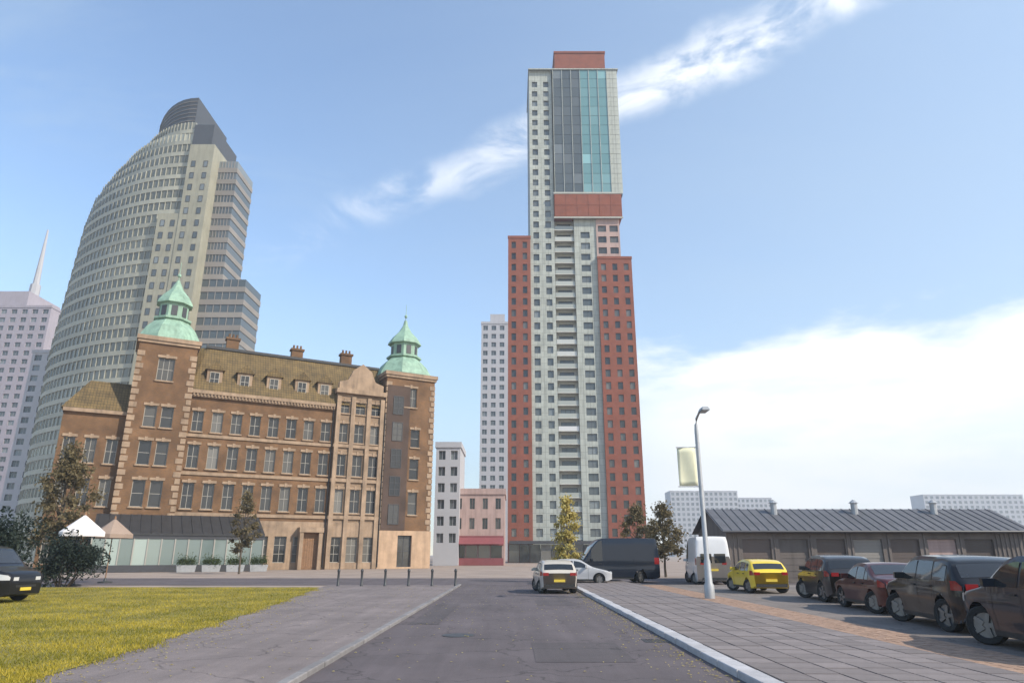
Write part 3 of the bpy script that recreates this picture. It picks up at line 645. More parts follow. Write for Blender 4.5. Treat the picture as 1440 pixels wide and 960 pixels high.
b = MB(); b.box(-85.9, -80.2, -.6, 16, 114.6, 121.5); b.build('plant_room', 'plant_room', ct)
b = MB(); b.tube([(-92, 14, 129), (-92, 14, 138)], [.25, .06], 6); b.build('mast', 'pole', ct)

# ------------------------------------------------------------------ far towers
def block_tower(name, label, x0, x1, Y, dep, H, m, cols, rows, fl0=3., steps=(), gl='pane_grey', wscale=.55, cat='tower'):
    t = thing(name, label, cat, (0, Y, 0))
    W_ = x1 - x0; fh = (H - fl0) / rows; holes = []
    for i in range(cols):
        for k in range(rows):
            c = W_ * (i + .5) / cols; ww = W_ / cols * wscale; holes.append((c - ww / 2, c + ww / 2, fl0 + k * fh + fh * .25, fl0 + k * fh + fh * .8))
    b = MB(); b.wall((x0, 0), (1, 0), W_, 0, H, holes, .4)
    b.quad((x1, 0, 0), (x1, dep, 0), (x1, dep, H), (x1, 0, H)); b.quad((x0, dep, 0), (x0, 0, 0), (x0, 0, H), (x0, dep, H)); b.quad((x1, dep, 0), (x0, dep, 0), (x0, dep, H), (x1, dep, H)); b.quad((x0, 0, H), (x1, 0, H), (x1, dep, H), (x0, dep, H))
    b.build('wall', m, t)
    wm = MB(); ww = W_ / cols * wscale; wm.quad((-ww / 2, 0, 0), (ww / 2, 0, 0), (ww / 2, 0, fh * .55), (-ww / 2, 0, fh * .55)); wm.box(-.04, .04, -.06, -.01, 0, fh * .55, 1); wme = wm.mesh('window', [gl, m])
    for h in holes: link('window', wme, t, (x0 + (h[0] + h[1]) / 2, .37, h[2]))
    b = MB(); b.box(x0 - .2, x1 + .2, -.2, dep + .2, H + .005, H + 1.0); b.build('parapet', m, t)
    for (a, c, z0, z1) in steps:
        b = MB(); b.box(a, c, 2, dep - 2, z0, z1); b.build('roof_house', m, t)
    return t
t = block_tower('apartment_tower', 'pale lilac grey apartment tower behind the curved office tower, with roof mast', -222, -188, 262, 24, 98, 'far_mauve', 8, 27, steps=((-214, -200, 99, 106),))
b = MB(); q = P(50, 345, 272); b.tube([(q.x + 4, 10, 99), (q.x + 4, 10, 112)], [2.2, 2.0], 8); b.tube([(q.x + 4, 10, 112), (q.x + 4, 10, 138)], [1.3, .35], 8); b.build('mast', 'far_grey', t)
block_tower('apartment_block', 'lower grey block with flat roof in front of the pale apartment tower', -150, -114, 205, 20, 62, 'far_grey', 9, 18, steps=((-146, -134, 63, 67),), cat='building')
block_tower('office_tower', 'narrow pale grey tower close behind the left brick flank of slim tower', -12.5, 1, 265, 20, 92, 'far_pale', 4, 25, steps=((-9, -3, 93, 97),))
block_tower('apartment_block', 'small grey blue block between the hotel turret and the pink shop', -13.5, -9.2, 122, 12, 20, 'far_grey', 2, 6, cat='building')
t = block_tower('pink_shop_building', 'low pink rendered building with maroon shopfront beside the slim tower', -10.5, -1.3, 124, 14, 12.0, 'pink', 4, 2, fl0=5.2, gl='pane', wscale=.4, cat='building')
b = MB(); b.box(-10.3, -1.5, -.35, -.02, 3.3, 4.9); b.box(-10.3, -1.5, -.25, -.02, 0, 1.2); b.build('shopfront', 'maroon', t)
for i in range(4): b = MB(); b.box(-10.1 + i * 2.15, -8.2 + i * 2.15, -.15, -.03, 1.2, 3.3); b.build('shop_window', 'pane', t)
b = MB(); b.v = [(-10.4, -1.6, 3.5), (-1.4, -1.6, 3.5), (-1.4, -.36, 4.6), (-10.4, -.36, 4.6)]; b.f = [(0, 1, 2, 3)]; b.m = [0]; b.build('awning', 'maroon', t)
block_tower('distant_block', 'long faint grey block on the skyline behind the white van', 189, 269, 832, 30, 74, 'far_grey', 14, 12, cat='building')
block_tower('distant_block', 'faint low block on the skyline over the left end of shed', 282, 333, 896, 30, 71, 'far_pale', 9, 11, cat='building')
block_tower('distant_block', 'faint wide block on the skyline over the right end of shed', 528, 656, 896, 30, 75, 'far_pale', 18, 12, cat='building')
block_tower('distant_block', 'faint stepped block on the skyline between the other two skyline blocks', 344, 512, 960, 30, 47, 'far_grey', 20, 7, steps=((384, 419, 48, 56),), cat='building')

# ------------------------------------------------------------------ long dark shed on the right
SY = 47.0
shed = thing('long_shed', 'long low dark metal shed with grey pitched roof and row of shutters', 'shed', (0, SY, 0))
X0, X1, ZE, ZR, D_ = 14.2, 34.0, 3.25, 4.85, 7.0
doors = [(15.2 - X0 + i * 2.45, 17.1 - X0 + i * 2.45, .1, 2.7) for i in range(7)]
b = MB(); b.wall((X0, 0), (1, 0), X1 - X0, 0, ZE, doors, .2)
b.quad((X1, D_, 0), (X0, D_, 0), (X0, D_, ZE), (X1, D_, ZE))
for x, fl in ((X0, 1), (X1, 0)):
    q = [(x, 0, 0), (x, D_, 0), (x, D_, ZE), (x, D_ / 2, ZR - .1), (x, 0, ZE)]
    i = len(b.v); b.v += q; b.f.append(tuple(range(i + 4, i - 1, -1)) if fl else tuple(range(i, i + 5))); b.m.append(0)
sw = b.build('wall', 'shed_wall', shed)
b = MB()
for i in range(66):
    x = X0 + .15 + i * .3
    if not any(d[0] - .1 < x - X0 < d[1] + .1 for d in doors): b.box(x - .05, x + .05, -.05, -.001, .05, ZE)
tag(b.build('cladding_ribs', 'shed_wall', sw), kind='stuff')
b = MB(); b.v = [(X0 - .4, -.5, ZE - .05), (X1 + .4, -.5, ZE - .05), (X1 + .4, D_ / 2, ZR), (X0 - .4, D_ / 2, ZR), (X1 + .4, D_ + .5, ZE - .05), (X0 - .4, D_ + .5, ZE - .05)]
b.f = [(0, 1, 2, 3), (3, 2, 4, 5)]; b.m = [0, 0]; sr = b.build('roof', 'shed_roof', shed)
rbm = MB(); rbm.tube([(0, -.5, ZE - .03), (0, D_ / 2, ZR + .02)], .035, 5); rme_ = rbm.mesh('roof_rib', ['shed_roof'])
for i in range(34): link('roof_rib', rme_, sr, (X0 - .3 + i * .61, 0, 0))
b = MB(); b.tube([(X0 - .4, -.56, ZE - .08), (X1 + .4, -.56, ZE - .08)], .08, 8); b.build('gutter', 'frame_dark', sr)
for q in range(7):
    b = MB()
    for k in range(13): b.box(0, 1.9, -.03 - .02 * (k % 2), 0, k * .2, k * .2 + .195)
    mt = ['shed_door', 'shed_wall', 'shed_door', 'spandrel_dark', 'shed_door', 'pink', 'shed_door'][q]
    b.build('shutter', mt, shed, loc=(15.2 + q * 2.45, .17, .1))
for x in (18.5, 24.2, 29.8):
    b = MB(); b.lathe([(.22, ZR - .5), (.22, ZR + .35), (.34, ZR + .36), (.05, ZR + .6)], 10, 0, (x, 2.6)); b.build('roof_vent', 'pole', sr)

# ------------------------------------------------------------------ vehicles
def prof(tab):
    def fn(x):
        for (a, va), (b_, vb) in zip(tab, tab[1:]):
            if a <= x <= b_:
                t = (x - a) / (b_ - a); return va + (vb - va) * t
        return tab[0][1] if x < tab[0][0] else tab[-1][1]
    return fn
def smooth_prof(tab, h=.09):
    f0 = prof(tab); return lambda x: sum(f0(x + d * h) * (1.2 - abs(d)) for d in (-1, -.75, -.5, -.25, 0, .25, .5, .75, 1)) / sum(1.2 - abs(d) for d in (-1, -.75, -.5, -.25, 0, .25, .5, .75, 1))
KINDS = {
 # length, half width, belt height, roof height, silhouette (x from nose), wheels x, wheel r, windscreen x range, rear window range, side window spans
 'hatch': dict(L=4.1, W=.87, belt=.95, sil=[(0, .62), (.12, .74), (.95, .93), (1.15, .98), (1.85, 1.40), (2.3, 1.47), (3.2, 1.44), (3.65, 1.33), (3.98, .98), (4.1, .86)], wh=(.78, 3.3), r=.31, ws=(1.24, 1.80), rw=(3.68, 3.93), side=[(1.55, 2.28), (2.36, 3.1), (3.18, 3.52)]),
 'sedan': dict(L=4.6, W=.9, belt=.93, sil=[(0, .60), (.12, .74), (1.1, .92), (1.3, .96), (2.05, 1.37), (2.5, 1.44), (3.1, 1.41), (3.85, 1.05), (4.45, .99), (4.6, .86)], wh=(.85, 3.65), r=.32, ws=(1.40, 1.98), rw=(3.2, 3.76), side=[(1.75, 2.5), (2.58, 3.2), (3.26, 3.5)]),
 'suv': dict(L=4.5, W=.94, belt=1.08, sil=[(0, .78), (.10, .92), (1.0, 1.07), (1.2, 1.13), (1.8, 1.58), (2.2, 1.66), (3.6, 1.62), (4.05, 1.52), (4.4, 1.10), (4.5, .98)], wh=(.85, 3.6), r=.36, ws=(1.28, 1.75), rw=(4.08, 4.34), side=[(1.55, 2.35), (2.43, 3.25), (3.33, 3.95)]),
 'bigvan': dict(L=5.9, W=1.02, belt=1.3, sil=[(0, .9), (.10, 1.12), (.8, 1.32), (.95, 1.42), (1.55, 2.3), (1.95, 2.68), (2.3, 2.75), (5.75, 2.75), (5.86, 2.6), (5.9, 1.0)], wh=(1.0, 4.6), r=.35, ws=(1.02, 1.5), rw=None, side=[(1.42, 2.15)]),
 'van': dict(L=5.0, W=.98, belt=1.15, sil=[(0, .85), (.10, 1.05), (.75, 1.22), (.92, 1.30), (1.5, 1.90), (1.9, 2.02), (4.85, 2.02), (4.96, 1.9), (5.0, 1.0)], wh=(.9, 4.0), r=.33, ws=(.98, 1.45), rw=None, side=[(1.35, 2.05)]),
}
def make_vehicle(name, label, kind, pmat, loc, heading, group=None, cat='car'):
    """x runs from nose to tail in the local frame; heading turns the nose"""
    K = KINDS[kind]; Lh = K['L'] / 2; sil = smooth_prof(K['sil'], .2 if 'van' not in kind else .14); W_ = K['W']; belt = K['belt']; roof = max(v for _, v in K['sil'])
    t = thing(name, label, cat, loc, heading, group)
    zl0 = .22
    def zlow(x):
        z = zl0
        for wx in K['wh']:
            d = abs(x - wx); rr = K['r'] + .07
            if d < rr: z = max(z, K['r'] + math.sqrt(rr * rr - d * d) - .0)
        if x < .25: z = max(z, .22 + (.25 - x) * .35)
        if x > K['L'] - .3: z = max(z, .22 + (x - K['L'] + .3) * .4)
        return z
    def hw(x, z):
        e = 1.0; q = .55
        if x < q: e = 1 - .20 * ((q - x) / q) ** 2.2
        if x > K['L'] - q: e = 1 - (.13 if 'van' not in kind else .03) * ((x - K['L'] + q) / q) ** 2.4
        v = W_ * e
        if z > belt: v *= 1 - (.20 if 'van' not in kind else .10) * ((z - belt) / (roof - belt)) ** 1.15
        else: v *= 1 - .05 * ((belt - z) / belt) ** 2 - .012 * math.sin((z - .2) * 9)
        return v
    N = 110; xs = sorted({K['L'] * i / N for i in range(N + 1)} | {wx + s * (K['r'] + .07) for wx in K['wh'] for s in (-1, 1)})
    NL = 16; NC = 10; b = MB(); ring = []
    for x in xs:
        zl, zt = min(zlow(x), sil(x) - .05), sil(x); row = []
        for k in range(NL + 1):
            tt = k / NL; z = zl + (zt - zl) * tt; y = hw(x, z)
            y *= 1 - .05 * max(0, (tt - .82) / .18) ** 2
            row.append((x - Lh, -y, z))
        yt = -row[-1][1]
        for k in range(1, NC): s_ = -1 + 2 * k / NC; row.append((x - Lh, s_ * yt, zt + .028 * (1 - s_ * s_) * (1 if 0.2 < x < K['L'] - .1 else .4)))
        for k in range(NL, -1, -1): q = row[k]; row.append((q[0], -q[1], q[2]))
        ring.append(len(b.v)); b.v += row
    m_ = NL * 2 + NC + 1
    for i in range(len(xs) - 1):
        for k in range(m_): b.f.append((ring[i] + k, ring[i] + k + 1, ring[i + 1] + k + 1, ring[i + 1] + k)); b.m.append(0)
        b.f.append((ring[i] + m_, ring[i], ring[i + 1], ring[i + 1] + m_)); b.m.append(1)
    b.f.append(tuple(ring[0] + k for k in range(m_, -1, -1))); b.m.append(0); b.f.append(tuple(ring[-1] + k for k in range(m_ + 1))); b.m.append(0)
    body = b.build('body', [pmat, 'trim'], t, True)
    # glazing laid on the body surface
    def patch(nm, fn, nu, nv, m='car_glass'):
        q = MB(); q.v = [tuple(fn(i / nu, j / nv)) for i in range(nu + 1) for j in range(nv + 1)]
        for i in range(nu):
            for j in range(nv): a = i * (nv + 1) + j; q.f.append((a, a + nv + 1, a + nv + 2, a + 1)); q.m.append(0)
        return q.build(nm, m, t, True)
    for s in (-1, 1):
        for (xa, xb) in K['side']:
            def fn(u, v, s=s, xa=xa, xb=xb):
                x = xa + (xb - xa) * u; top = min(sil(x) - .10, roof - .10); z = belt + .03 + (max(top, belt + .05) - belt - .03) * v; return (x - Lh, s * (hw(x, z) + .007), z)
            o = patch('side_window', fn, 8, 5)
            if s > 0:
                for p in o.data.polygons: p.flip()
    def glassy(rng_, nm):
        xa, xb = rng_
        def fn(u, v):
            x = xa + (xb - xa) * u; zt = sil(x); y = hw(x, zt) * .95 * .9; s_ = -1 + 2 * v; e = .01
            dz = (sil(x + e) - sil(x - e)) / (2 * e); nl = math.hypot(1, dz)
            return (x - Lh - dz / nl * .008, s_ * y, zt + .028 * (1 - (s_ * .9) ** 2) + .008 / nl)
        return patch(nm, fn, 8, 6)
    glassy(K['ws'], 'windscreen')
    if K['rw']: glassy(K['rw'], 'rear_window')
    else:
        for s in (-1, 1):
            q = MB(); q.box(Lh - .005, Lh + .012, min(s * .08, s * .72), max(s * .08, s * .72), 1.25, 1.78); q.build('rear_window', 'car_glass', t)
    # wheels
    r = K['r']; tm = MB(); tp = [(r * .66, -.10), (r * .93, -.11), (r, -.085), (r, .085), (r * .93, .11), (r * .66, .10)]
    tm.lathe(tp, 28); tyre = tm.mesh('tyre', ['tyre'], True)
    rm = MB(); rm.lathe([(r * .67, -.095), (r * .64, -.06), (r * .2, -.055), (r * .15, -.08), (.001, -.08)], 28)
    for k in range(5):
        a = 2 * math.pi * k / 5; c_, s_ = math.cos(a), math.sin(a); i = len(rm.v)
        for (rr, ww) in ((r * .14, .045), (r * .64, .03)):
            for sg in (-1, 1):
                for zz in (-.098, -.056): rm.v.append((c_ * rr - s_ * ww * sg, s_ * rr + c_ * ww * sg, zz))
        for f in ((0, 2, 6, 4), (0, 4, 5, 1), (2, 3, 7, 6)): rm.f.append(tuple(i + q for q in f)); rm.m.append(0)
    rim = rm.mesh('rim', ['rim'], False)
    dk = MB(); dk.lathe([(r * .66, -.05), (.001, -.05)], 20); 
    for wx in K['wh']:
        for s in (-1, 1):
            wo = link('wheel', tyre, t); wo.location = (wx - Lh, s * (W_ - .13), r); wo.rotation_euler = (R(90) if s < 0 else R(-90), 0, 0)
            wo.rotation_euler = (R(-90) if s < 0 else R(90), 0, random.random())
            link('rim', rim, wo)
    # lamps, plates, mirrors, handles, bumper strips
    zl, zt_ = (.62, .78) if 'van' not in kind else (.78, 1.0)
    if kind == 'suv': zl, zt_ = .76, .92
    for s in (-1, 1):
        def fh(u, v, s=s): x = .02 + .38 * u; z = zl + .02 + (zt_ - zl) * v * (.7 + .3 * u) ; z = min(z, sil(x) - .03); return (x - Lh - .006, s * (hw(x, z) + .008), z)
        o = patch('headlight', fh, 5, 3, 'lamp_clear')
        if s > 0:
            for p in o.data.polygons: p.flip()
        xe = K['L']
        def ft(u, v, s=s): x = xe - .34 + .32 * u; z = belt - .16 + .2 * v * (1 if 'van' not in kind else 2); z = min(z, sil(x) - .03); return (x - Lh, s * (hw(x, z) + .008), z)
        o = patch('tail_light', ft, 5, 3, 'lamp_red')
        if s > 0:
            for p in o.data.polygons: p.flip()
        q = MB(); q.box(Lh - .02, Lh + .012, min(s * .5, s * .76), max(s * .5, s * .76), belt - .15, belt - .02); q.build('tail_light', 'lamp_red', t)
        q = MB(); q.box(-Lh - .012, -Lh + .05, min(s * .42, s * .66), max(s * .42, s * .66), zl, zl + .12); q.build('headlight', 'lamp_clear', t)
        mx = K['side'][0][0] - .02 - Lh; q = MB(); yy = hw(K['side'][0][0], belt); q.prism([(mx - .06, s * yy * .97), (mx + .08, s * yy * .97), (mx + .08, s * (yy + .2)), (mx - .02, s * (yy + .2))][::s], belt + .02, belt + .17); q.build('wing_mirror', pmat, t)
        for hx in [b_ - .16 for _, b_ in K['side'][:2]]:
            q = MB(); yh = hw(hx, belt - .1); q.box(hx - Lh - .09, hx - Lh + .09, min(s * (yh - .01), s * (yh + .03)), max(s * (yh - .01), s * (yh + .03)), belt - .12, belt - .085); q.build('door_handle', 'trim', t)
    for s in (-1, 1):
        for sx in [K['side'][0][0] - .12] + [b_ + .04 for _, b_ in K['side'][:2]]:
            def fs_(u, v, s=s, sx=sx): x = sx - .006 + .012 * u; z = max(.30, zlow(x) + .02) + (belt - max(.30, zlow(x) + .02)) * v; return (x - Lh, s * (hw(x, z) + .004), z)
            patch('door_seam', fs_, 1, 8, 'trim')
        def fl_(u, v, s=s): x = K['wh'][0] + K['r'] + .08 + (K['wh'][1] - K['wh'][0] - 2 * K['r'] - .16) * u; z = .225 + .09 * v; return (x - Lh, s * (hw(x, z) + .008), z)
        patch('sill_trim', fl_, 8, 2, 'trim')
    q = MB(); q.box(-Lh - .02, -Lh + .04, -.26, .26, .42, .53); q.build('number_plate', 'plate', t)
    q = MB(); q.box(Lh - .04, Lh + .02, -.26, .26, .52 if 'van' not in kind else .8, .63 if 'van' not in kind else .91); q.build('number_plate', 'plate', t)
    q = MB(); q.box(-Lh - .008, -Lh + .05, -.5, .5, .54, .62); q.build('grille', 'trim', t)
    q = MB(); q.box(Lh - .05, Lh + .015, -.7, .7, .28, .42); q.build('bumper', 'trim', t)
    return t
PB = paint('black_paint', (.010, .010, .012)); PR = paint('dark_red_paint', (.060, .010, .010)); PG = paint('dark_grey_paint', (.030, .030, .034)); PN = paint('navy_paint', (.012, .017, .028)); PS = paint('silver_paint', (.42, .42, .43)); PW = paint('white_paint', (.68, .67, .66)); PY = paint('yellow_paint', (.72, .52, .05)); PC = paint('champagne_paint', (.46, .42, .37)); PBr = paint('brown_paint', (.05, .036, .028))
NOSE_AWAY, NOSE_NEAR = R(-90), R(90)      # local nose is -x
row = 'dark cars parked along the clinker strip'
make_vehicle('parked_car', 'navy sport utility car at the end of the clinker row behind the black one', 'suv', PN, (10.0, 13.0, .03), R(-97), row)
make_vehicle('parked_car', 'black sport utility car parked between the dark red saloon and the navy car', 'suv', PB, (11.0, 18.0, .03), R(-98), row)
make_vehicle('parked_car', 'dark red saloon parked in the row beside the clinker strip', 'sedan', PR, (11.9, 23.2, .03), R(-97), row)
make_vehicle('parked_car', 'dark grey sport utility car parked at the shed end of the clinker row', 'suv', PG, (12.7, 28.4, .03), R(-98), row)
make_vehicle('delivery_van', 'navy delivery van parked across the street below the slim tower', 'bigvan', PN, (P(862, 800, 47).x, 47.5, 0), R(4), cat='van')
make_vehicle('parked_car', 'silver hatchback parked in front of the navy van', 'hatch', PS, (P(815, 815, 43.5).x, 44.6, 0), R(176))
make_vehicle('parked_car', 'pale champagne hatchback standing at the end of the dark asphalt road', 'hatch', PC, (P(780, 830, 35).x, 35.5, -.01), R(-86))
make_vehicle('delivery_van', 'tall white delivery van parked beside the left end of the shed', 'bigvan', PW, (P(1003, 800, 44).x, 45.5, 0), R(-97), cat='van')
make_vehicle('parked_car', 'yellow hatchback parked before the left shed shutters beyond the clinker row', 'hatch', PY, (P(1070, 800, 34).x, 34.8, .03), R(-90))
make_vehicle('delivery_van', 'black van parked on the grass beside dark shrubs', 'van', PB, (-20.8, 27.5, .02), R(175), cat='van')

# ------------------------------------------------------------------ street furniture
lp = thing('lamp_post', 'pale grey street lamp post with cream banner beside the parked cars', 'lamp post', (7.75, 28.5, .06))
b = MB(); b.lathe([(.20, 0), (.20, .5), (.15, .6), (.13, 1.4), (.10, 1.5), (.085, 6.6), (.06, 6.9)], 14); b.build('pole', 'pole', lp, True)
b = MB(); b.tube([(0, 0, 6.85), (0, -.15, 7.1), (0, -.6, 7.25), (0, -1.1, 7.25)], [.05, .05, .045, .04], 8); b.build('arm', 'pole', lp, True)
b = MB(); b.frustum([(-.16, -1.7), (.16, -1.7), (.16, -1.0), (-.16, -1.0)], 7.18, [(-.10, -1.6), (.10, -1.6), (.10, -1.05), (-.10, -1.05)], 7.32); b.build('lamp_head', 'pole', lp)
b = MB(); b.box(-.13, .13, -1.66, -1.04, 7.15, 7.178); b.build('lens', 'lamp_clear', lp)
b = MB()
for i in range(6): 
    pass
b.v = [(-.87 + .75 * u, .05 * math.sin(u * 4 + v * 2), 4.35 + 1.55 * v) for u in [k / 6 for k in range(7)] for v in [k / 8 for k in range(9)]]
for i in range(6):
    for j in range(8): a = i * 9 + j; b.f.append((a, a + 9, a + 10, a + 1)); b.m.append(0)
ban = b.build('banner', 'cream', lp, True); ban.modifiers.new('thick', 'SOLIDIFY').thickness = .006
for z in (4.32, 5.92):
    b = MB(); b.tube([(0, 0, z), (-.92, 0, z)], .02, 6); b.build('bracket', 'pole', lp)
# parasols on the hotel terrace
def parasol(x, y, m, label, rad=1.2):
    t = thing('terrace_parasol', label, 'parasol', (x, y, .0), group='parasols on the hotel terrace')
    b = MB(); b.tube([(0, 0, .1), (0, 0, 4.0)], .035, 8); b.build('pole', 'wood', t)
    b = MB(); b.lathe([(.42, 0), (.42, .08), (.12, .12), (.06, .3)], 16); b.build('base', 'steel_dark', t)
    b = MB(); n_ = 8; base = [(rad * math.cos(2 * math.pi * k / n_ + .39), rad * math.sin(2 * math.pi * k / n_ + .39)) for k in range(n_)]
    for k in range(n_):
        p, q = base[k], base[(k + 1) % n_]
        b.quad((p[0], p[1], 2.75), (q[0], q[1], 2.75), (q[0], q[1], 3.0), (p[0], p[1], 3.0)); i = len(b.v)
        b.v += [(p[0], p[1], 3.0), (q[0], q[1], 3.0), (0, 0, 4.0)]; b.f.append((i, i + 1, i + 2)); b.m.append(0)
    b.build('canopy', m, t)
    for k in range(n_):
        p = base[k]; b = MB(); b.tube([(p[0] * .97, p[1] * .97, 2.97), (0, 0, 3.85)], .015, 5); b.build('rib', 'wood', t)
    b = MB(); b.lathe([(.08, 3.98), (.05, 4.1), (.005, 4.2)], 8); b.build('finial', 'wood', t)
q = P(119, 730, 42); parasol(q.x, 42, 'white_canvas', 'open white parasol on the terrace behind the lawn')
q = P(156, 730, 46); parasol(q.x, 46.5, 'beige_canvas', 'open beige parasol beside the white one on the terrace')
# bollards along the far end of the path
bm_ = MB(); bm_.lathe([(.09, 0), (.09, .08), (.07, .1), (.065, .75), (.085, .8), (.085, .88), (.03, .95), (.001, .96)], 12); bmesh_ = bm_.mesh('bollard', ['steel_dark'], True)
for i in range(6):
    o = link('bollard', bmesh_, None, (-10.0 + i * 1.35, 41.6, .0)); tag(o, 'short dark steel bollard in the line closing the pale path', 'bollard', 'bollards across the end of the path')

# ------------------------------------------------------------------ trees and shrubs
def leaves(clumps, n, size, lim=1.9):
    """clumps: (centre, radii). returns MB of small leaf quads spread through the volume"""
    cs_ = np.array([c for c, _ in clumps]); rs_ = np.array([r for _, r in clumps]); wts = rs_.prod(1); wts = wts / wts.sum()
    idx = rng.choice(len(clumps), n, p=wts); d = rng.normal(size=(n, 3)); d /= np.linalg.norm(d, axis=1)[:, None]
    p = cs_[idx] + d * rs_[idx] * np.minimum(np.abs(rng.normal(0, .75, n)) + .1, lim)[:, None]
    a = rng.normal(size=(n, 3)); a /= np.linalg.norm(a, axis=1)[:, None]; c = np.cross(a, rng.normal(size=(n, 3))); c /= np.linalg.norm(c, axis=1)[:, None]
    s_ = size * (.6 + .8 * rng.random(n))[:, None]
    v = np.stack([p - a * s_, p + c * s_ * .5, p + a * s_, p - c * s_ * .5], 1).reshape(-1, 3)
    return v
def leaf_mesh(name, v, m):
    me = bpy.data.meshes.new(name); n = len(v) // 4
    me.vertices.add(len(v)); me.vertices.foreach_set('co', v.astype(np.float32).ravel()); me.loops.add(len(v)); me.loops.foreach_set('vertex_index', np.arange(len(v)))
    me.polygons.add(n); me.polygons.foreach_set('loop_start', np.arange(n) * 4); me.update(calc_edges=True); me.materials.append(M[m]); return me
def tree(label, loc, H, rx, trunk_h, m, n, size, r0=.12, nclump=26, cat='tree', name='tree', group=None):
    t = thing(name, label, cat, loc, random.random() * 6, group); b = MB()
    b.tube([(0, 0, 0), (.03, .02, trunk_h * .5), (-.02, .04, trunk_h), (.03, 0, H * .62), (0, 0, H * .9)], [r0 * 1.25, r0, r0 * .85, r0 * .45, r0 * .1], 8)
    cl_ = []
    for i in range(nclump):
        t_ = (i + random.random()) / nclump; z = trunk_h + (H - trunk_h) * t_; env = rx * math.sin(min(1, t_ * 1.0 + .14) * math.pi) ** .6 * random.uniform(.7, 1.25); a = i * 2.4 + random.uniform(-.4, .4)
        rr = env * random.uniform(.4, 1.0); p = (rr * math.cos(a), rr * math.sin(a), z + random.uniform(-.2, .2)); s_ = rx * random.uniform(.2, .36)
        cl_.append((p, (s_, s_, s_ * .8))); z0 = trunk_h * .9 + (z - trunk_h) * .55
        b.tube([(0, 0, z0), (p[0] * .5, p[1] * .5, (z0 + z) / 2 + .1), p], [r0 * .4, r0 * .25, r0 * .06], 5)
    b.build('trunk', 'bark', t, True); link('crown', leaf_mesh('crown', leaves(cl_, n, size), m), t)
    return t
q = P(798, 760, 47); tree('slender young tree with yellow leaves in front of the slim tower', (q.x, 47.5, 0), 5.3, 1.0, .7, 'leaf_yellow', 5600, .10, .06)
q = P(935, 760, 58); tree('olive leaved street tree right of the navy van', (q.x, 58.5, 0), 5.6, 1.7, 1.6, 'leaf_olive', 5200, .12, .09)
q = P(900, 760, 62); tree('smaller olive leaved tree directly behind the navy van', (q.x, 63, 0), 5.8, 1.5, 1.7, 'leaf_olive', 4500, .12, .09)
q = P(86, 720, 52); tree('dark olive tree beside the white parasol at the hotel corner', (q.x, 52, 0), 9.2, 2.0, 2.2, 'leaf_olive', 9000, .13, .14, 34)
q = P(352, 760, 70); tree('thin olive tree before the right end of the veranda', (q.x, 68, 0), 7.4, 1.3, 2.2, 'leaf_olive', 4200, .12, .09)
def shrub(label, loc, rx, ry, h, m, n, size, name='shrub', cat='shrub', group=None):
    t = thing(name, label, cat, loc, 0, group); cl_ = []; b = MB()
    for i in range(16):
        a = random.random() * 6.28; rr = math.sqrt(random.random()) * .75; p = (rx * rr * math.cos(a), ry * rr * math.sin(a), h * random.uniform(.25, .8)); s_ = h * random.uniform(.2, .34)
        cl_.append((p, (s_ * 1.2, s_ * 1.2, s_))); b.tube([(p[0] * .3, p[1] * .3, 0), p], [.03, .008], 5)
    b.build('stem', 'bark', t); link('foliage', leaf_mesh('foliage', leaves(cl_, n, size, 1.15), m), t)
q = P(20, 790, 33); shrub('dark green shrub behind the black van on the grass', (q.x - 3, 33, 0), 3.2, 1.8, 3.2, 'leaf_dark', 9000, .09)
q = P(12, 790, 31); shrub('tall dark green shrub standing right beside the black van', (q.x - .8, 31.2, 0), 1.5, 1.2, 3.4, 'leaf_dark', 6000, .09)
q = P(75, 790, 40); shrub('low dark green shrub under the dark olive tree', (q.x, 41, 0), 2.2, 1.4, 2.7, 'leaf_dark', 6000, .09)
# planters before the veranda
c_, s_ = math.cos(HA), math.sin(HA)
for i, u in enumerate((4.5, 6.9, 9.3, 11.7)):
    loc = (A.x + u * c_ + 8.4 * s_, A.y + u * s_ - 8.4 * c_, 0); t = thing('planter', 'grey metal box planter with clipped green plants before the veranda', 'planter', loc, HA, 'planters along the veranda')
    b = MB(); b.frustum([(-.85, -.35), (.85, -.35), (.85, .35), (-.85, .35)], 0, [(-.95, -.42), (.95, -.42), (.95, .42), (-.95, .42)], .7); b.build('box', 'pole', t)
    link('foliage', leaf_mesh('foliage', leaves([((x, 0, 1.05), (.4, .4, .5)) for x in (-.6, -.2, .2, .6)], 1600, .07), 'leaf_green'), t)

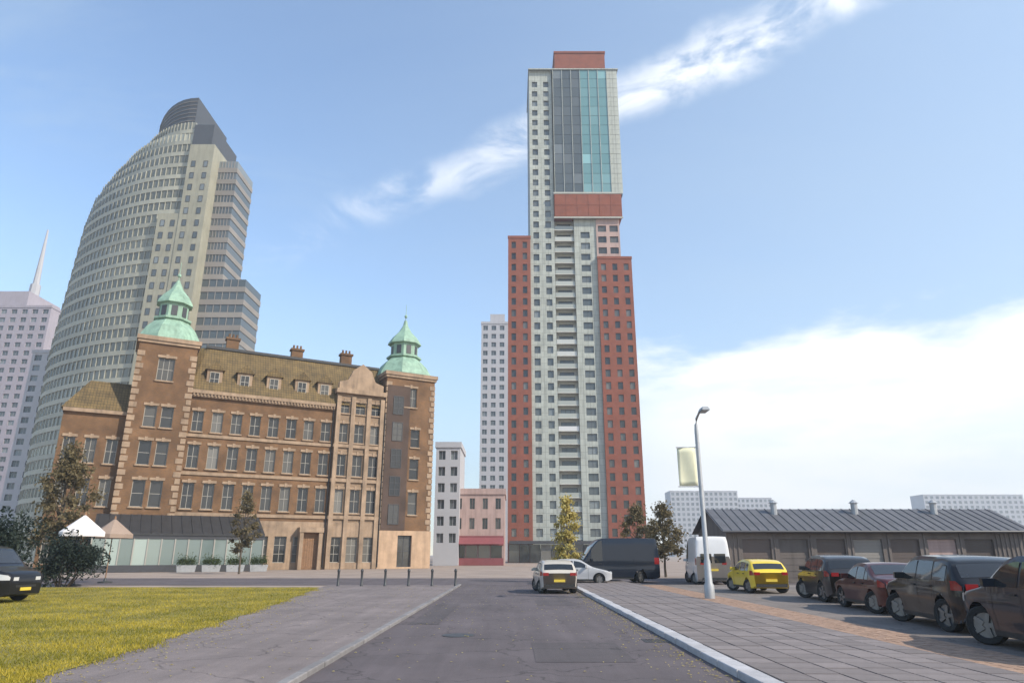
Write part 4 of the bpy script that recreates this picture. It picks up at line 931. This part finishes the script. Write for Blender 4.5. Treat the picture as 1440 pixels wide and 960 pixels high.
# fallen leaves on the lawn edge, path and gutter; road gullies
fl_v = []
for i in range(2600):
    if i % 3 == 0: x, y = 3.2 - abs(random.gauss(0, .35)), random.uniform(8, 42)
    elif i % 3 == 1: y = random.uniform(8, 39); x = edge_x(y) + abs(random.gauss(0, .7))
    else: x, y = random.uniform(-6.4, 3.0), random.uniform(9, 42)
    z = .016 if x < -3.2 else (.0 if x < 3.2 else .1); a = random.random() * 6.28; q = random.uniform(.018, .036); c1, s1 = math.cos(a) * q, math.sin(a) * q; t1 = random.uniform(0, .015)
    if -3.3 < x < -2.9: continue
    fl_v += [(x - c1, y - s1, z), (x - s1 * .6, y + c1 * .6, z + t1), (x + c1, y + s1, z + .004), (x + s1 * .6, y - c1 * .6, z + t1)]
tag(link('fallen_leaves', leaf_mesh('fallen_leaves', np.array(fl_v), 'leaf_yellow')), 'small yellow brown fallen leaves scattered over road, path and gutter', 'leaves', kind='stuff')
for y, wh in ((15.5, 'beside the large road patch'), (31.0, 'toward the champagne hatchback')):
    t = thing('road_gully', 'cast iron gully grate along the pale kerb ' + wh, 'drain', (3.0, y, -.012), 0, 'gullies along the pale kerb')
    b = MB(); b.box(-.25, .25, -.28, -.24, 0, .008); b.box(-.25, .25, .24, .28, 0, .008); b.box(-.25, -.21, -.24, .24, 0, .008); b.box(.21, .25, -.24, .24, 0, .008); b.build('frame', 'steel_dark', t)
    for k in range(7): b = MB(); b.box(-.2 + k * .06, -.17 + k * .06, -.24, .24, 0, .007); b.build('bar', 'steel_dark', t)
# ------------------------------------------------------------------ haze
hb = MB(); hb.box(-420, 900, -30, 1300, -1.5, 165); hz = hb.build('haze', [])
hm = bpy.data.materials.new('haze'); hm.use_nodes = True; hn = hm.node_tree.nodes; hn.remove(hn['Principled BSDF'])
pv = hn.new('ShaderNodeVolumePrincipled'); pv.inputs['Color'].default_value = (.82, .90, .98, 1); pv.inputs['Density'].default_value = .00055; pv.inputs['Anisotropy'].default_value = .2
hm.node_tree.links.new(pv.outputs[0], hn['Material Output'].inputs['Volume']); hz.data.materials.append(hm); hz['kind'] = 'stuff'; hz['label'] = 'thin pale haze in the air over the whole street'
